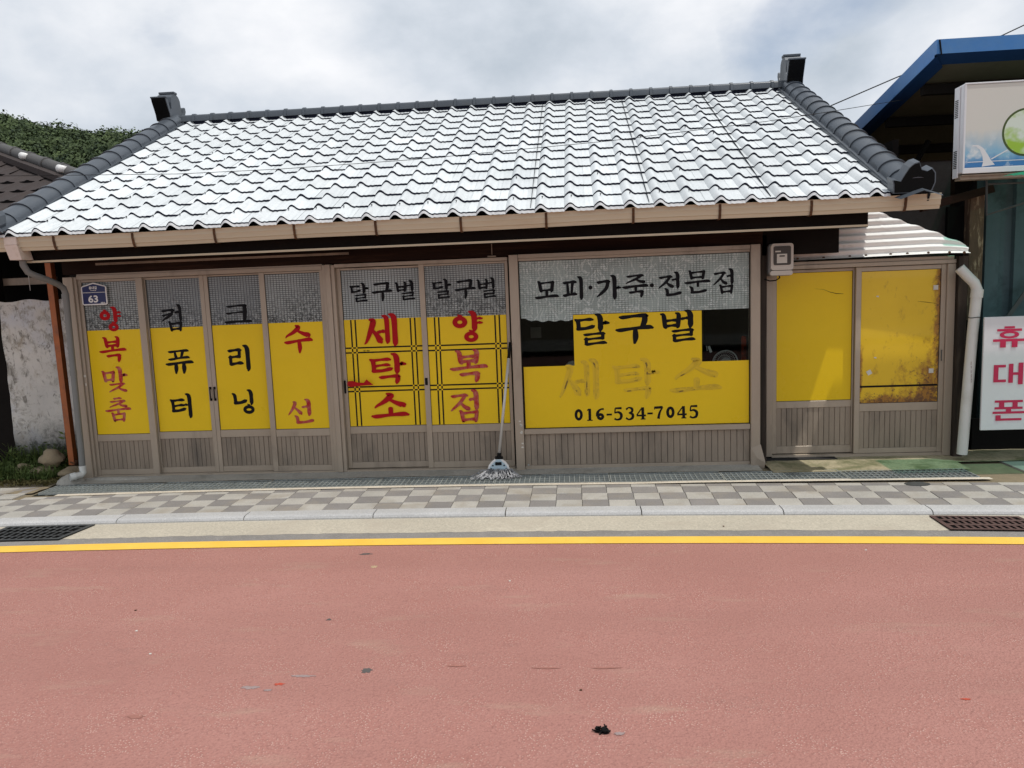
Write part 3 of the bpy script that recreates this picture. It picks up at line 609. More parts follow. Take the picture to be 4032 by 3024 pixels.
G = {
 '양': [ring(26, 33, 21, 19, 12)]+ya_(66, 0, 62)+[ring(56, 80, 20, 17, 11)],
 '복': bieup(22, 2, 78, 40, 12)+[[(50, 36, 10), (50, 52, 10)], Hh(0, 100, 54, 10, .04)]+giyeok(26, 68, 78, 100, 12, -3),
 '맞': mieum(4, 18, 46, 56, 11)+a_(68, 0, 62, 13)+jieut(22, 64, 84, 100, 9),
 '춤': [Hh(36, 66, 6, 8, .03)]+jieut(18, 14, 84, 44, 9)+[Hh(0, 100, 53, 9, .04), [(50, 53, 9), (50, 66, 9)]]+mieum(26, 68, 76, 100, 10),
 '컴': kieuk(2, 16, 58, 62, 11)+eo_(86, 0, 64, 13, 22)+mieum(34, 68, 90, 100, 11),
 '퓨': pieup(12, 2, 86, 42, 11)+[Hh(0, 100, 56, 11, .04), [(36, 58, 10), (36, 80, 13), (34, 98, 6)], [(66, 58, 10), (66, 80, 14), (64, 98, 6)]],
 '터': tieut(2, 20, 60, 76, 13)+[Hh(52, 76, 46, 9, .04), Vv(84, 0, 100, 15)],
 '크': giyeok(10, 2, 84, 88, 13, -4)+[Hh(6, 76, 44, 9, .04), Hh(0, 100, 92, 13, .02)],
 '리': [x for x in rieul(2, 12, 56, 76, 13)]+[Vv(84, 0, 100, 17)],
 '닝': nieun(8, 14, 62, 58, 14)+[Vv(84, 0, 60, 15), ring(70, 80, 25, 18, 12)],
 '수': siot(4, 0, 92, 44, 14)+[Hh(0, 100, 56, 12, .05), [(52, 56, 11), (54, 80, 14), (52, 99, 7)]],
 '선': siot(0, 10, 52, 62, 11)+eo_(82, 0, 66, 14, 26)+nieun(30, 66, 96, 98, 12),
 '달': digeut(4, 12, 54, 52, 12)+a_(76, 0, 56, 14)+rieul(28, 60, 88, 100, 10),
 '구': giyeok(10, 2, 86, 50, 14, -8)+[Hh(0, 100, 50, 12, .04), [(52, 50, 10), (53, 78, 14), (50, 99, 7)]],
 '벌': bieup(4, 10, 56, 54, 12)+eo_(86, 0, 56, 15, 28)+rieul(32, 60, 94, 100, 10),
 '세': siot(0, 16, 52, 92, 15)+[Hh(42, 66, 54, 10, .03), Vv(70, 4, 92, 13), Vv(93, 0, 100, 15)],
 '탁': tieut(2, 14, 58, 62, 12)+a_(76, 0, 66, 14)+giyeok(26, 70, 82, 100, 12, -3),
 '소': siot(8, 0, 92, 56, 16)+[[(52, 60, 12), (52, 80, 11)], Hh(0, 100, 86, 15, .04)],
 '점': jieut(2, 12, 60, 66, 11)+eo_(86, 0, 64, 14, 22)+mieum(34, 68, 90, 100, 11),
 '모': mieum(16, 4, 82, 58, 14)+[[(50, 56, 12), (50, 84, 11)], Hh(0, 100, 88, 15, .04)],
 '피': pieup(4, 16, 64, 84, 14)+[Vv(88, 0, 100, 16)],
 '가': giyeokd(4, 18, 54, 88, 14)+a_(74, 0, 100, 15),
 '죽': jieut(14, 2, 86, 40, 11)+[Hh(0, 100, 52, 12, .03), [(52, 52, 10), (52, 68, 9)]]+giyeok(26, 70, 82, 100, 12, -3),
 '전': jieut(2, 14, 62, 66, 12)+eo_(84, 0, 68, 14, 24)+nieun(34, 68, 98, 100, 13),
 '문': mieum(20, 2, 80, 34, 11)+[Hh(0, 100, 48, 11, .03), [(52, 48, 10), (52, 66, 9)]]+nieun(24, 68, 86, 98, 12),
 '.': [ring(50, 50, 26, 26, 50)],
 '0': [ring(50, 50, 34, 44, 17)],
 '1': [[(52, 6, 19), (52, 92, 19)], [(26, 94, 6), (78, 94, 6)], [(28, 18, 6), (50, 8, 8)]],
 '6': [ring(50, 68, 30, 27, 17), [(78, 10, 11), (50, 14, 10), (28, 36, 17), (24, 66, 17)]],
 '5': [[(28, 8, 9), (80, 8, 13)], [(28, 8, 8), (24, 46, 8)], [(24, 44, 7), (52, 38, 12), (76, 56, 17), (70, 86, 15), (42, 95, 10), (20, 86, 12)]],
 '3': [[(22, 20, 12), (44, 6, 8), (70, 16, 15), (68, 38, 13), (44, 46, 7)], [(44, 46, 7), (74, 58, 16), (72, 84, 16), (44, 96, 9), (20, 84, 12)]],
 '4': [[(62, 6, 17), (64, 94, 17)], [(58, 8, 6), (14, 64, 8)], [(12, 68, 10), (88, 68, 10)], [(44, 95, 6), (84, 95, 6)]],
 '7': [[(16, 12, 14), (82, 10, 14)], [(82, 10, 8), (58, 48, 13), (46, 96, 17)], [(16, 6, 6), (16, 26, 5)]],
 '-': [[(8, 56, 13), (92, 56, 13)]],
}
def stroke_poly(st):
    P = catmull(st) if len(st) > 2 else catmull(st, 2)
    L, Rr = [], []
    for i, (x, y, w_) in enumerate(P):
        a = P[max(0, i-1)]; c = P[min(len(P)-1, i+1)]; dx, dy = c[0]-a[0], c[1]-a[1]; l = math.hypot(dx, dy) or 1
        nx, ny = -dy/l, dx/l; h = max(w_, 1.5)/2; L.append((x+nx*h, y+ny*h)); Rr.append((x-nx*h, y-ny*h))
    return P, L, Rr
def lettering(chars, mt, parent, y, name='letter', wk=1.18, **k):
    """chars: (glyph, x centre, z centre, width, height)"""
    lay = 0; o = None
    for ch, cx, cz, W, H in chars:
        b = MB()
        for st in G[ch]:
            lay += 1; yy = y-.0002*(lay % 9)
            def T(px, py): return (cx+(px-50)/100*W, yy, cz-(py-50)/100*H)
            if st[0] == 'O':
                _, ox, oy, rx, ry, w_ = st; n = 28; w_ *= wk
                vs = []
                for i in range(n):
                    a = 2*math.pi*i/n; vs.append(T(ox+(rx)*math.cos(a), oy+(ry)*math.sin(a)))
                for i in range(n):
                    a = 2*math.pi*i/n; vs.append(T(ox+max(0, rx-w_)*math.cos(a), oy+max(0, ry-w_*.95)*math.sin(a)))
                if rx-w_ <= .5: b.add(vs[:n], [tuple(range(n))])
                else: b.add(vs, [(i, (i+1) % n, n+(i+1) % n, n+i) for i in range(n)])
                if ch not in '0.6':
                    yy = y-.0002*((lay+4) % 9); q = [T(ox-6, oy-ry-6), T(ox+7, oy-ry-3), T(ox+8, oy-ry+4), T(ox-4, oy-ry+5)]; b.add(q, [(0, 1, 2, 3)])
            else:
                P, L, Rr = stroke_poly([(a, c, w_*wk) for a, c, w_ in st]); n = len(P)
                vs = [T(*p) for p in L]+[T(*p) for p in Rr]; b.add(vs, [(i, i+1, n+i+1, n+i) for i in range(n-1)])
                if ch not in '0134567-':
                    for j, (px, py, w_) in ((0, P[0]), (n-1, P[-1])):
                        yy = y-.0002*((lay+3+j) % 9)-.0001; r = w_*.5; b.add([T(px+r*math.cos(a*math.pi/5), py+r*math.sin(a*math.pi/5)) for a in range(10)], [tuple(range(10))])
        o = b.build(name, mt, parent, **k)
    return o
def text_mesh(body, size, mt, parent, centre, depth=0, bold=0, name='lettering', sx=1.0, y=0):
    c = bpy.data.curves.new('t', 'FONT'); c.body = body; c.size = size; c.offset = bold; c.align_x = 'CENTER'; c.align_y = 'CENTER'; c.resolution_u = 4
    o = bpy.data.objects.new('t', c); col.objects.link(o); dg = bpy.context.evaluated_depsgraph_get()
    me = bpy.data.meshes.new_from_object(o.evaluated_get(dg)); bpy.data.objects.remove(o)
    v = np.array([tuple(q.co) for q in me.vertices]); cx = (v[:, 0].min()+v[:, 0].max())/2; cy = (v[:, 1].min()+v[:, 1].max())/2
    b = MB(); vs = [((p[0]-cx)*sx+centre[0], y, p[1]-cy+centre[1]) for p in v]; b.add(vs, [tuple(p.vertices) for p in me.polygons])
    return b.build(name, mt, parent)

# ------------------------------------------------------------------ the shop building
F = 6.8
shop = thing('laundry_shop', (-1.0, F, 0), 'low old laundry with white painted tile roof and yellow filmed doors', 'shop')
def wbox(px, Y=F):      # pixel box of the photograph's region to a rectangle on the wall plane
    x0, y0, x1, y1 = px; c = at((x0+x1)/2, (y0+y1)/2, Y); s = Y/3028*1.015
    return c.x, c.z, (x1-x0)*s, (y1-y0)*s
def r4(q): return tuple(v*.6629+(900 if i % 2 else 0) for i, v in enumerate(q))
def r5(q): return tuple(v*.6329+(900 if i % 2 else 1200) for i, v in enumerate(q))
def r6(q): return tuple(v*.6329+(900 if i % 2 else 1950) for i, v in enumerate(q))
def glyphs(s, boxes, fn): return [(c, *wbox(fn(b_))) for c, b_ in zip(s, boxes)]
def panel_door(name, x0, x1, sl, sr, zb, zt, y, gz0, gz1, mid, bot, nsl, film, net, label=None, ftop=1.40, fx=None, th=.028):
    """one sliding leaf: stiles, rails, slats, netted pane, film"""
    d = MB(); d.box((x0, y, zb), (x0+sl, y+th, zt), ch=.0018); d.box((x1-sr, y, zb), (x1, y+th, zt), ch=.0018)
    door = d.build(name, 'aluminium', shop)
    if label: door['label'] = label
    r = MB(); r.box((x0+sl, y+.004, gz1), (x1-sr, y+th, zt-.002), ch=.0015); r.build('top_rail', 'aluminium', door)
    r = MB(); r.box((x0+sl, y+.004, mid[0]), (x1-sr, y+th, mid[1]), ch=.0025); r.build('middle_rail', 'aluminium', door)
    r = MB(); r.box((x0+sl, y+.004, zb), (x1-sr, y+th, bot), ch=.0025); r.build('bottom_rail', 'aluminium', door)
    w_ = (x1-sr-x0-sl)/nsl; s = MB(); s.box((.0014, y+.011, bot), (w_-.0014, y+.02, mid[0]), ch=.0022); me = s.mesh('slat', 'aluminium_dull', (0, y, 0))
    for i in range(nsl): share(me, 'slat', door, (x0+sl+i*w_, y+random.uniform(-.0008, .0008), 0))
    bk = MB(); bk.box((x0+sl, y+.0215, bot), (x1-sr, y+.024, mid[0])); bk.build('backing_sheet', 'black_wood', door)
    g = MB(); g.box((x0+sl, y+.013, mid[1]), (x1-sr, y+.018, gz1)); g.build('glass_pane', net if ftop < gz1-.02 else film, door)
    if film:
        f = MB(); f.box((x0+sl+.002, y+.0118, mid[1]+.004), (x1-sr-.002, y+.0128, ftop)); f.build('yellow_film', film, door)
    # dark rubber gasket round the pane
    k = MB(); e_ = .0035
    k.box((x0+sl, y+.0105, mid[1]), (x0+sl+e_, y+.0129, gz1)); k.box((x1-sr-e_, y+.0105, mid[1]), (x1-sr, y+.0129, gz1)); k.box((x0+sl+e_, y+.0105, mid[1]), (x1-sr-e_, y+.0129, mid[1]+e_)); k.box((x0+sl+e_, y+.0105, gz1-e_), (x1-sr-e_, y+.0129, gz1)); k.build('gasket', 'rubber_black', door)
    return door
YF = F+.0116
d1 = panel_door('sliding_door', -4.486, -3.875, .031, .062, .034, 1.862, F, .43, 1.838, (.355, .418), .084, 12, 'film_yellow', 'netted_glass_crumpled', ftop=1.396)
d2 = panel_door('sliding_door', -3.905, -3.314, .040, .039, .034, 1.862, F+.034, .43, 1.840, (.358, .424), .086, 12, 'film_yellow', 'netted_glass_dim', ftop=1.398)
d3 = panel_door('sliding_door', -3.312, -2.755, .037, .025, .034, 1.862, F+.034, .43, 1.846, (.360, .428), .086, 11, 'film_yellow', 'netted_glass_dim', ftop=1.402)
d4 = panel_door('sliding_door', -2.779, -2.190, .049, .031, .034, 1.862, F, .43, 1.845, (.358, .426), .086, 12, 'film_yellow', 'netted_glass_crumpled', ftop=1.405)
d5 = panel_door('sliding_door', -2.077, -1.290, .037, .018, .040, 1.872, F+.034, .43, 1.852, (.362, .428), .095, 15, 'film_yellow', 'netted_glass_plain', ftop=1.409)
d6 = panel_door('sliding_door', -1.322, -.530, .048, .027, .036, 1.876, F, .43, 1.858, (.362, .430), .092, 15, 'film_yellow', 'netted_glass_crumpled', ftop=1.406)
lettering(glyphs('양', [(577, 465, 738, 618)], r4), 'film_red', d1, YF-.0008)
lettering(glyphs('복', [(583, 642, 748, 795)], r4), 'film_red', d1, YF-.0008)
lettering(glyphs('맞춤', [(600, 820, 770, 975), (618, 997, 778, 1147)], r4), 'film_red_faded', d1, YF-.0008)
lettering(glyphs('컴퓨터', [(943, 452, 1078, 608), (968, 717, 1135, 867), (995, 983, 1140, 1132)], r4), 'film_black', d2, YF+.033)
lettering(glyphs('크리닝', [(1320, 450, 1480, 563), (1340, 695, 1485, 850), (1365, 960, 1508, 1112)], r4), 'film_black', d3, YF+.033)
lettering(glyphs('수', [(1687, 577, 1852, 738)], r4), 'film_red', d4, YF-.0008)
lettering(glyphs('선', [(1707, 1013, 1865, 1165)], r4), 'film_red_faded', d4, YF-.0008)
lettering(glyphs('달구벌', [(270, 340, 388, 455), (412, 333, 535, 450), (560, 325, 678, 443)], r5), 'film_black', d5, YF+.033)
lettering(glyphs('달구벌', [(790, 317, 908, 433), (935, 317, 1058, 433), (1075, 308, 1187, 428)], r5), 'film_black', d6, YF-.0008)
def plaid(door, xs, hs, x0, x1, z0, z1, y):
    w_ = .0064
    for x in xs: b = MB(); b.box((x-w_, y, z0), (x+w_, y+.0004, z1)); b.build('plaid_stripe', 'film_black', door)
    for z in hs: b = MB(); b.box((x0, y-.0006, z-w_), (x1, y-.0002, z+w_)); b.build('plaid_stripe', 'film_black', door)
    c = MB(); q = w_*1.1; c.box((-q, 0, -q), (q, .0004, q)); me = c.mesh('plaid_square', 'film_yellow')
    for x in xs:
        for z in hs: share(me, 'plaid_square', door, (x, y-.0014, z))
def wx(px, py, f_=r5, Y=F): q = f_((px, py)); return at(q[0], q[1], Y)
hs = [wx(500, 739).z, wx(500, 769).z, wx(500, 985).z, wx(500, 1012).z]
plaid(d5, [wx(295, 745, r5, F+.034).x, wx(322, 745, r5, F+.034).x, wx(664, 745, r5, F+.034).x, wx(692, 745, r5, F+.034).x], hs, -2.036, -1.324, .434, 1.407, YF+.0325)
plaid(d6, [wx(815, 745).x, wx(841, 745).x, wx(1190, 745).x, wx(1217, 745).x], hs, -1.271, -.560, .436, 1.404, YF-.0016)
lettering(glyphs('세탁소', [(360, 535, 568, 732), (398, 780, 622, 970), (410, 1030, 635, 1187)], r5), 'film_red', d5, YF+.0295)
lettering(glyphs('양', [(908, 517, 1130, 712)], r5), 'film_red', d6, YF-.0045)
lettering(glyphs('복점', [(907, 757, 1132, 955), (905, 1005, 1095, 1200)], r5), 'film_red_faded', d6, YF-.0045)
b = MB(); A = [(268, 960), (275, 948), (300, 945), (330, 955), (372, 957), (388, 936), (432, 970), (372, 974), (330, 978), (292, 984), (272, 975)]
b.prism([tuple(wx(x, y, r5, F+.034)) for x, y in A], (0, .0004, 0)); o = b.build('arrow', 'film_red', d5); o.location.y -= .0245+.002
text_mesh('553 - 6533', .013, 'film_black', d5, (wx(376, 762).x, wx(376, 762).z), y=YF+.0312, bold=.0004)
# head track, jambs and posts of the left bank of doors
b = MB(); b.box((-4.606, F-.035, .0), (-4.514, F+.06, 1.89), ch=.003); b.build('corner_post', 'aluminium', shop)
b = MB(); b.box((-4.513, F-.018, .02), (-4.487, F+.062, 1.888), ch=.002); b.build('door_jamb', 'aluminium', shop)
b = MB(); b.box((-4.486, F-.014, 1.863), (-2.19, F+.064, 1.900), ch=.002); b.box((-4.486, F-.006, 1.900), (-2.19, F+.05, 1.913)); b.build('head_track', 'aluminium', shop)
b = MB(); b.box((-2.189, F-.014, .02), (-2.160, F+.064, 1.905), ch=.002); b.box((-2.158, F-.028, .02), (-2.112, F+.064, 1.908), ch=.003); b.box((-2.110, F-.014, .02), (-2.078, F+.064, 1.902), ch=.002); b.build('door_post', 'aluminium', shop)
b = MB(); b.box((-2.077, F-.014, 1.877), (-.529, F+.064, 1.908), ch=.002); b.build('head_track', 'aluminium', shop)
b = MB(); b.box((-4.486, F-.01, .012), (-2.19, F+.07, .033)); b.build('sill_track', 'aluminium', shop)
b = MB(); b.box((-2.077, F-.01, .012), (-.529, F+.07, .034)); b.build('sill_track', 'aluminium', shop)
# door pulls
def pull(door, x, z, y, h=.11):
    b = MB(); b.tube([(x, y, z-h/2), (x, y-.012, z-h/2+.008), (x+.004, y-.022, z), (x, y-.012, z+h/2-.008), (x, y, z+h/2)], .006, 8); b.box((x-.011, y-.004, z+h/2-.013), (x+.011, y, z+h/2+.010), ch=.003); b.box((x-.011, y-.004, z-h/2-.010), (x+.011, y, z-h/2+.013), ch=.003); b.build('door_pull', 'rubber_black', door, smooth=True)
h2 = wx(1235, 985, r4); pull(d2, -3.333, h2.z, F+.033); pull(d3, -3.293, h2.z, F+.033)
b = MB(); b.box((-2.070, F+.026, .74), (-2.052, F+.036, .86), ch=.004); b.build('finger_pull', 'rubber_black', d5)
b = MB(); b.box((-1.314, F-.008, .80), (-1.290, F+.002, .865), ch=.003); b.build('latch', 'rubber_black', d6)
# big display window
Y2 = F-.03
win = MB(); win.box((-.514, Y2-.03, .0), (-.436, Y2+.07, 1.923), ch=.003); win.box((1.549, Y2-.03, -.02), (1.628, Y2+.07, 1.926), ch=.003); win.box((-.434, Y2-.02, 1.889), (1.547, Y2+.06, 1.924), ch=.002)
window = win.build('display_window', 'aluminium', shop)
b = MB(); b.box((-.434, Y2-.004, 1.866), (1.547, Y2+.04, 1.888), ch=.002); b.build('top_rail', 'aluminium', window)
b = MB(); b.box((-.434, Y2-.018, .333), (1.547, Y2+.04, .380), ch=.004); b.build('middle_rail', 'aluminium', window)
b = MB(); b.box((-.434, Y2-.004, .0), (1.547, Y2+.04, .044), ch=.003); b.build('bottom_rail', 'aluminium', window)
n = 36; w_ = 1.981/n; s = MB(); s.box((.0014, Y2+.012, .044), (w_-.0014, Y2+.022, .333), ch=.0024); me = s.mesh('slat', 'aluminium_dull', (0, Y2, 0))
for i in range(n): share(me, 'slat', window, (-.434+i*w_, Y2+random.uniform(-.001, .001), 0))
b = MB(); b.box((-.434, Y2+.024, .02), (1.547, Y2+.028, .34)); b.build('backing_sheet', 'black_wood', window)
b = MB(); b.box((-.434, Y2+.016, .380), (1.547, Y2+.021, 1.866)); b.build('glass_pane', 'window_glass', window)
b = MB(); b.box((-.428, Y2+.0145, 1.386), (1.541, Y2+.0155, 1.864)); b.build('netted_film', 'netted_glass_window', window)
b = MB(); b.box((-.420, Y2+.0142, .386), (1.541, Y2+.0155, .937)); b.box((.031, Y2+.0142, .9372), (1.140, Y2+.0155, 1.382)); b.build('yellow_film', 'film_yellow', window)
# torn hem of the crinkled sheet hanging under the net on the left
b = MB(); xs = np.linspace(-.424, .028, 26); b.add([(x, Y2+.0138, 1.39) for x in xs]+[(x, Y2+.0125, 1.366-.030*math.sin(min(1, (x+.424)/.2)*1.5)+.006*math.sin(x*60)) for x in xs], [(i, i+1, 27+i, 26+i) for i in range(25)]); b.build('torn_hem', 'netted_glass_window', window)
k = MB(); e_ = .005; yk = Y2+.010
k.box((-.434, yk, .38), (-.434+e_, yk+.006, 1.866)); k.box((1.547-e_, yk, .38), (1.547, yk+.006, 1.866)); k.box((-.429, yk, .38), (1.542, yk+.006, .38+e_)); k.box((-.429, yk, 1.866-e_), (1.542, yk+.006, 1.866)); k.build('gasket', 'rubber_black', window)
YW = Y2+.0138
lettering(glyphs('모피.가죽.전문점', [(253, 328, 388, 435), (422, 303, 548, 440), (568, 343, 616, 391), (632, 295, 778, 437), (797, 287, 943, 425), (949, 329, 997, 377), (1017, 275, 1153, 417), (1183, 265, 1328, 403), (1357, 255, 1485, 397)], r6), 'film_black', window, YW)
lettering(glyphs('달구벌', [(495, 535, 702, 720), (758, 530, 972, 710), (1038, 513, 1237, 697)], r6), 'film_black', window, YW)
lettering(glyphs('세탁소', [(400, 815, 640, 1060), (735, 810, 1010, 1055), (1100, 812, 1390, 1020)], r6), 'ghost_ochre', window, YW, name='peeled_lettering', wk=1.1)
o = lettering(glyphs('세탁소', [(404, 823, 636, 1064), (738, 818, 1006, 1059), (1103, 822, 1388, 1026)], r6), 'ghost_dark', window, YW-.002, name='peeled_residue', wk=.28)
dg = '016-534-7045'; xx = 483; wd = {'1': 58, '-': 34}; boxes = []
tot = sum(wd.get(c, 66) for c in dg); sc_ = (1268-483)/tot
for c in dg:
    ww = wd.get(c, 66)*sc_; yo = (xx-483)/785*22; boxes.append((xx+ww*.02, 1116-yo, xx+ww*.98, 1198-yo)); xx += ww
for c_, bb_ in (( 'x', 0),): pass
chars = []
for c, b_ in zip(dg, boxes):
    cx, cz, W, H = wbox(r6(b_)); 
    chars.append((c, cx, cz, W*1.08, H if c != '-' else H*.8))
lettering(chars, 'film_black', window, YW, wk=1.35)
# small screws and scuffs on the posts
for x, z in ((-.462, .42), (-.405, .06)):
    b = MB(); b.tube([(x, Y2-.034, z), (x, Y2-.030, z)], .008, 8); b.build('screw', 'galvanised', window)
for i in range(7):
    b = MB(); x, z = random.uniform(-.505, -.445), random.uniform(.22, .5); b.prism([(q[0], Y2-.0306, q[1]) for q in blot(x, z, .010, .008, 9, .4, i+50)], (0, .0004, 0)); b.build('scuff', 'paper', window)
for (x, z, dx, dz) in ((-4.50, .98, .011, .011), (-4.497, .90, .006, .012)):
    b = MB(); b.box((x-dx, F-.0195, z-dz), (x+dx, F-.0184, z+dz)); b.build('sticker', 'paper', shop)
# bent foot of the right window post
b = MB(); b.add([(1.548, Y2-.032, .17), (1.631, Y2-.032, .20), (1.668, Y2-.05, .04), (1.655, Y2-.04, -.03), (1.548, Y2-.032, -.02), (1.600, Y2-.046, .08)], [(0, 1, 5), (1, 2, 5), (2, 3, 5), (3, 4, 5), (4, 0, 5)]); b.build('bent_post_cover', 'aluminium', window)
# posts and boards between the window and the side doors
b = MB(); b.box((1.634, F+.02, 0), (1.70, F+.20, 2.0)); b.build('wooden_post', 'old_post_wood', shop)
# ---- side doors (set back)
S = 7.0
s1 = panel_door('side_door', 1.792, 2.512, .048, .014, .045, 1.700, S+.034, .52, 1.674, (.462, .524), .112, 14, 'film_yellow', 'film_yellow', ftop=1.673)
s2 = panel_door('side_door', 2.512, 3.272, .046, .040, .040, 1.700, S, .50, 1.662, (.420, .492), .085, 15, 'film_yellow_stained', 'film_yellow_stained', ftop=1.660, label='side door whose yellow film is stained brown')
b = MB(); b.box((1.738, S-.02, .03), (1.791, S+.07, 1.70), ch=.003); b.box((3.273, S-.02, .01), (3.342, S+.07, 1.70), ch=.003); b.box((1.738, S-.024, 1.703), (3.342, S+.07, 1.738), ch=.003); b.box((1.80, S-.010, 1.739), (3.33, S+.07, 1.768), ch=.003); b.build('side_door_frame', 'aluminium', shop)
b = MB(); b.box((1.792, S-.01, .006), (3.272, S+.07, .038)); b.build('sill_track', 'aluminium', shop)
b = MB(); b.box((3.345, S-.06, 0), (3.42, S+.04, 1.76)); b.build('wooden_post', 'old_post_wood', shop)
b = MB(); b.box((2.56, S+.0095, .635), (3.225, S+.0108, .652)); b.build('dark_strip', 'rubber_black', s2)
for x, z, a in ((3.19, 1.50, 0), (3.17, .77, 0), (2.64, .77, .5)):
    b = MB(); b.obox((x, S+.0095, z), (.020*math.cos(a), 0, .020*math.sin(a)), (0, .0008, 0), (-.020*math.sin(a), 0, .020*math.cos(a))); b.build('tape_square', 'paper', s2)
for x, z in ((2.70, 1.44), (2.69, .90)):
    b = MB(); b.prism([(q[0], S+.0090, q[1]) for q in blot(x, z, .012, .008, 8, .4, 3)], (0, .0006, 0)); b.build('chip', 'paper', s2)
def crack(pts, door, y):
    b = MB(); n = len(pts); b.add([(x, y, z+h) for x, z, h in pts]+[(x, y, z-h) for x, z, h in pts], [(i, i+1, n+i+1, n+i) for i in range(n-1)]); b.build('crack', 'ghost_dark' if 0 else 'rubber_black', door)
crack([(2.17, 1.528, .0004), (2.25, 1.518, .001), (2.30, 1.495, .002), (2.36, 1.478, .003), (2.42, 1.474, .0015)], s1, S+.034+.0112)
crack([(3.04, 1.385, .0006), (3.11, 1.376, .002), (3.20, 1.360, .0012)], s2, S+.0105)
b = MB(); b.tube([(3.252, S-.002, .86), (3.240, S-.02, .86), (3.240, S-.02, .95), (3.252, S-.002, .95)], .004, 6); b.build('door_pull', 'iron_dark', s2)
# ---- corrugated awning above the side doors
b = MB()
def awn(u, v):   # u along x, v 0..1 from bottom to top
    x = 1.72+1.69*u; top = .40 if u < .60 else .40-.30*((u-.60)/.40)**.85
    L = top*v; z = 1.772+.018*u+L*(1-.25*max(0, (u-.8)/.2)**2)-.012*max(0, (u-.8)/.2)**2; wv = math.cos(L/.062*2*math.pi)*.013
    sag = -.03*(max(0, u-.35)/.65)**1.5
    y = S-.075+.48*L + sag*(1-v*.4) - wv*.85
    return (x, y, z+wv*.35)
b.grid(awn, [i/60 for i in range(61)], [j/64 for j in range(65)])
aw = b.build('corrugated_awning', 'corrugated_zinc', shop, smooth=True)
for u in (.16, .29, .42, .50, .62, .70, .80, .90, .97):
    p = Vector(awn(u, .045)); b = MB(); b.tube([p+Vector((0, .004, 0)), p-Vector((0, .010, 0))], .010, 8); b.build('screw', 'rust', aw)
# ---- timber above the doors, eave boards, soffit
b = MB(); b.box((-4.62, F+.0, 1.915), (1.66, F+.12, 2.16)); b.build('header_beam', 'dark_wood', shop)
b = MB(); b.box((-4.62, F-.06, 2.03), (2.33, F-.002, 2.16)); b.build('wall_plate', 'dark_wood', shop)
b = MB(); b.box((1.66, F+.02, 1.83), (2.30, F+.10, 2.03)); b.build('header_beam', 'black_wood', shop)
b = MB(); b.box((-4.25, F-.075, 1.985), (-1.92, F-.062, 2.005)); b.build('cable_duct', 'aluminium_dull', shop)
rs = random.Random(2)
for i in range(16):   # rafter ends and soffit boards
    x = -4.5+i*.45; b = MB(); b.obox((x, 6.66, 2.20), (.022, 0, 0), (0, .28, .125), (0, -.010, .022)); b.build('rafter', 'dark_wood', shop)
for j in range(5):
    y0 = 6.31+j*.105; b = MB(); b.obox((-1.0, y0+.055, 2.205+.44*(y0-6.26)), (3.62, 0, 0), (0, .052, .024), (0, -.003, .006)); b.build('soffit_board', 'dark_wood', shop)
b = MB(); b.box((-4.60, 6.318, 2.008), (2.35, 6.345, 2.024)); b.build('fascia_strip', 'cream_gutter', shop)
b = MB(); b.box((-4.60, 6.347, 2.004), (2.36, 6.365, 2.19)); b.build('fascia_board', 'black_wood', shop)
b = MB(); b.tube([(-.66, F-.02, 1.93), (-.66, F-.03, 2.06)], .004, 6); b.box((-.70, F-.035, 1.912), (-.625, F-.02, 1.925), ch=.003); b.build('hook', 'aluminium_dull', shop)
# ---- shell of the building
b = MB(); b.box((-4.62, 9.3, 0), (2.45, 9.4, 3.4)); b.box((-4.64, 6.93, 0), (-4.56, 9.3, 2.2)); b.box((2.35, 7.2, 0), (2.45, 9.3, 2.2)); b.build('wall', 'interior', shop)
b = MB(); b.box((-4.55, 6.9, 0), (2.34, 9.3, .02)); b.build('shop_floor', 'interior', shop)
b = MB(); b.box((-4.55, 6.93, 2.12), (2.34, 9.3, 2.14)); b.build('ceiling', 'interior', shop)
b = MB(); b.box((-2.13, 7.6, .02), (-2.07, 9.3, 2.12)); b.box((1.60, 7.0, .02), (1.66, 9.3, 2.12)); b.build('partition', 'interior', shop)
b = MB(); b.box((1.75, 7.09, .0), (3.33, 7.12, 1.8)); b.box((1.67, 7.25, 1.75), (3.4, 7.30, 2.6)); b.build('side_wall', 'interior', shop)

# ------------------------------------------------------------------ tiled roof
SL = .47; NS = math.sqrt(1+SL*SL); ET = Vector((0, 1, SL))/NS; EN = Vector((0, -SL, 1))/NS
EY, EZ = 6.16, 2.235     # lower edge
P_ = .2315; LY = .2455; LR = LY*NS
def rp(x, s, h=0): return Vector((x, EY, EZ)) + ET*s + EN*h
roof = MB(); roof.add([rp(-4.78, .05, -.03), rp(2.74, .05, -.03), rp(2.74, 13.62*LR, -.03), rp(-4.78, 13.62*LR, -.03)], [(0, 1, 2, 3)])
yr = rp(0, 13.62*LR).y; zr = rp(0, 13.62*LR).z
roof.add([(-4.78, yr, zr-.03), (2.74, yr, zr-.03), (2.74, yr+3.2, zr-1.5), (-4.78, yr+3.2, zr-1.5)], [(0, 1, 2, 3)])
roof = roof.build('roof', 'slate_dark', shop)
def prof(t):      # height of the pressed tile across one pitch, crest at t=.5
    d = abs(t-.5)
    if d < .21: return .033*math.cos(d/.21*math.pi/2)**1.4
    q = ((t-.71) % 1)/.58; return -.0062*abs(math.sin(q*math.pi*3.5))**.8
ts = [0, .07, .145, .16, .24, .29, .33, .37, .41, .455, .5, .545, .59, .63, .67, .71, .76, .793, .81, .86, .93, .957, 1]
tile = MB(); n = len(ts)
STEP = .0165
def tv(t, s, h): q = ET*s + EN*h; return ((t-.5)*P_, q.y, q.z)
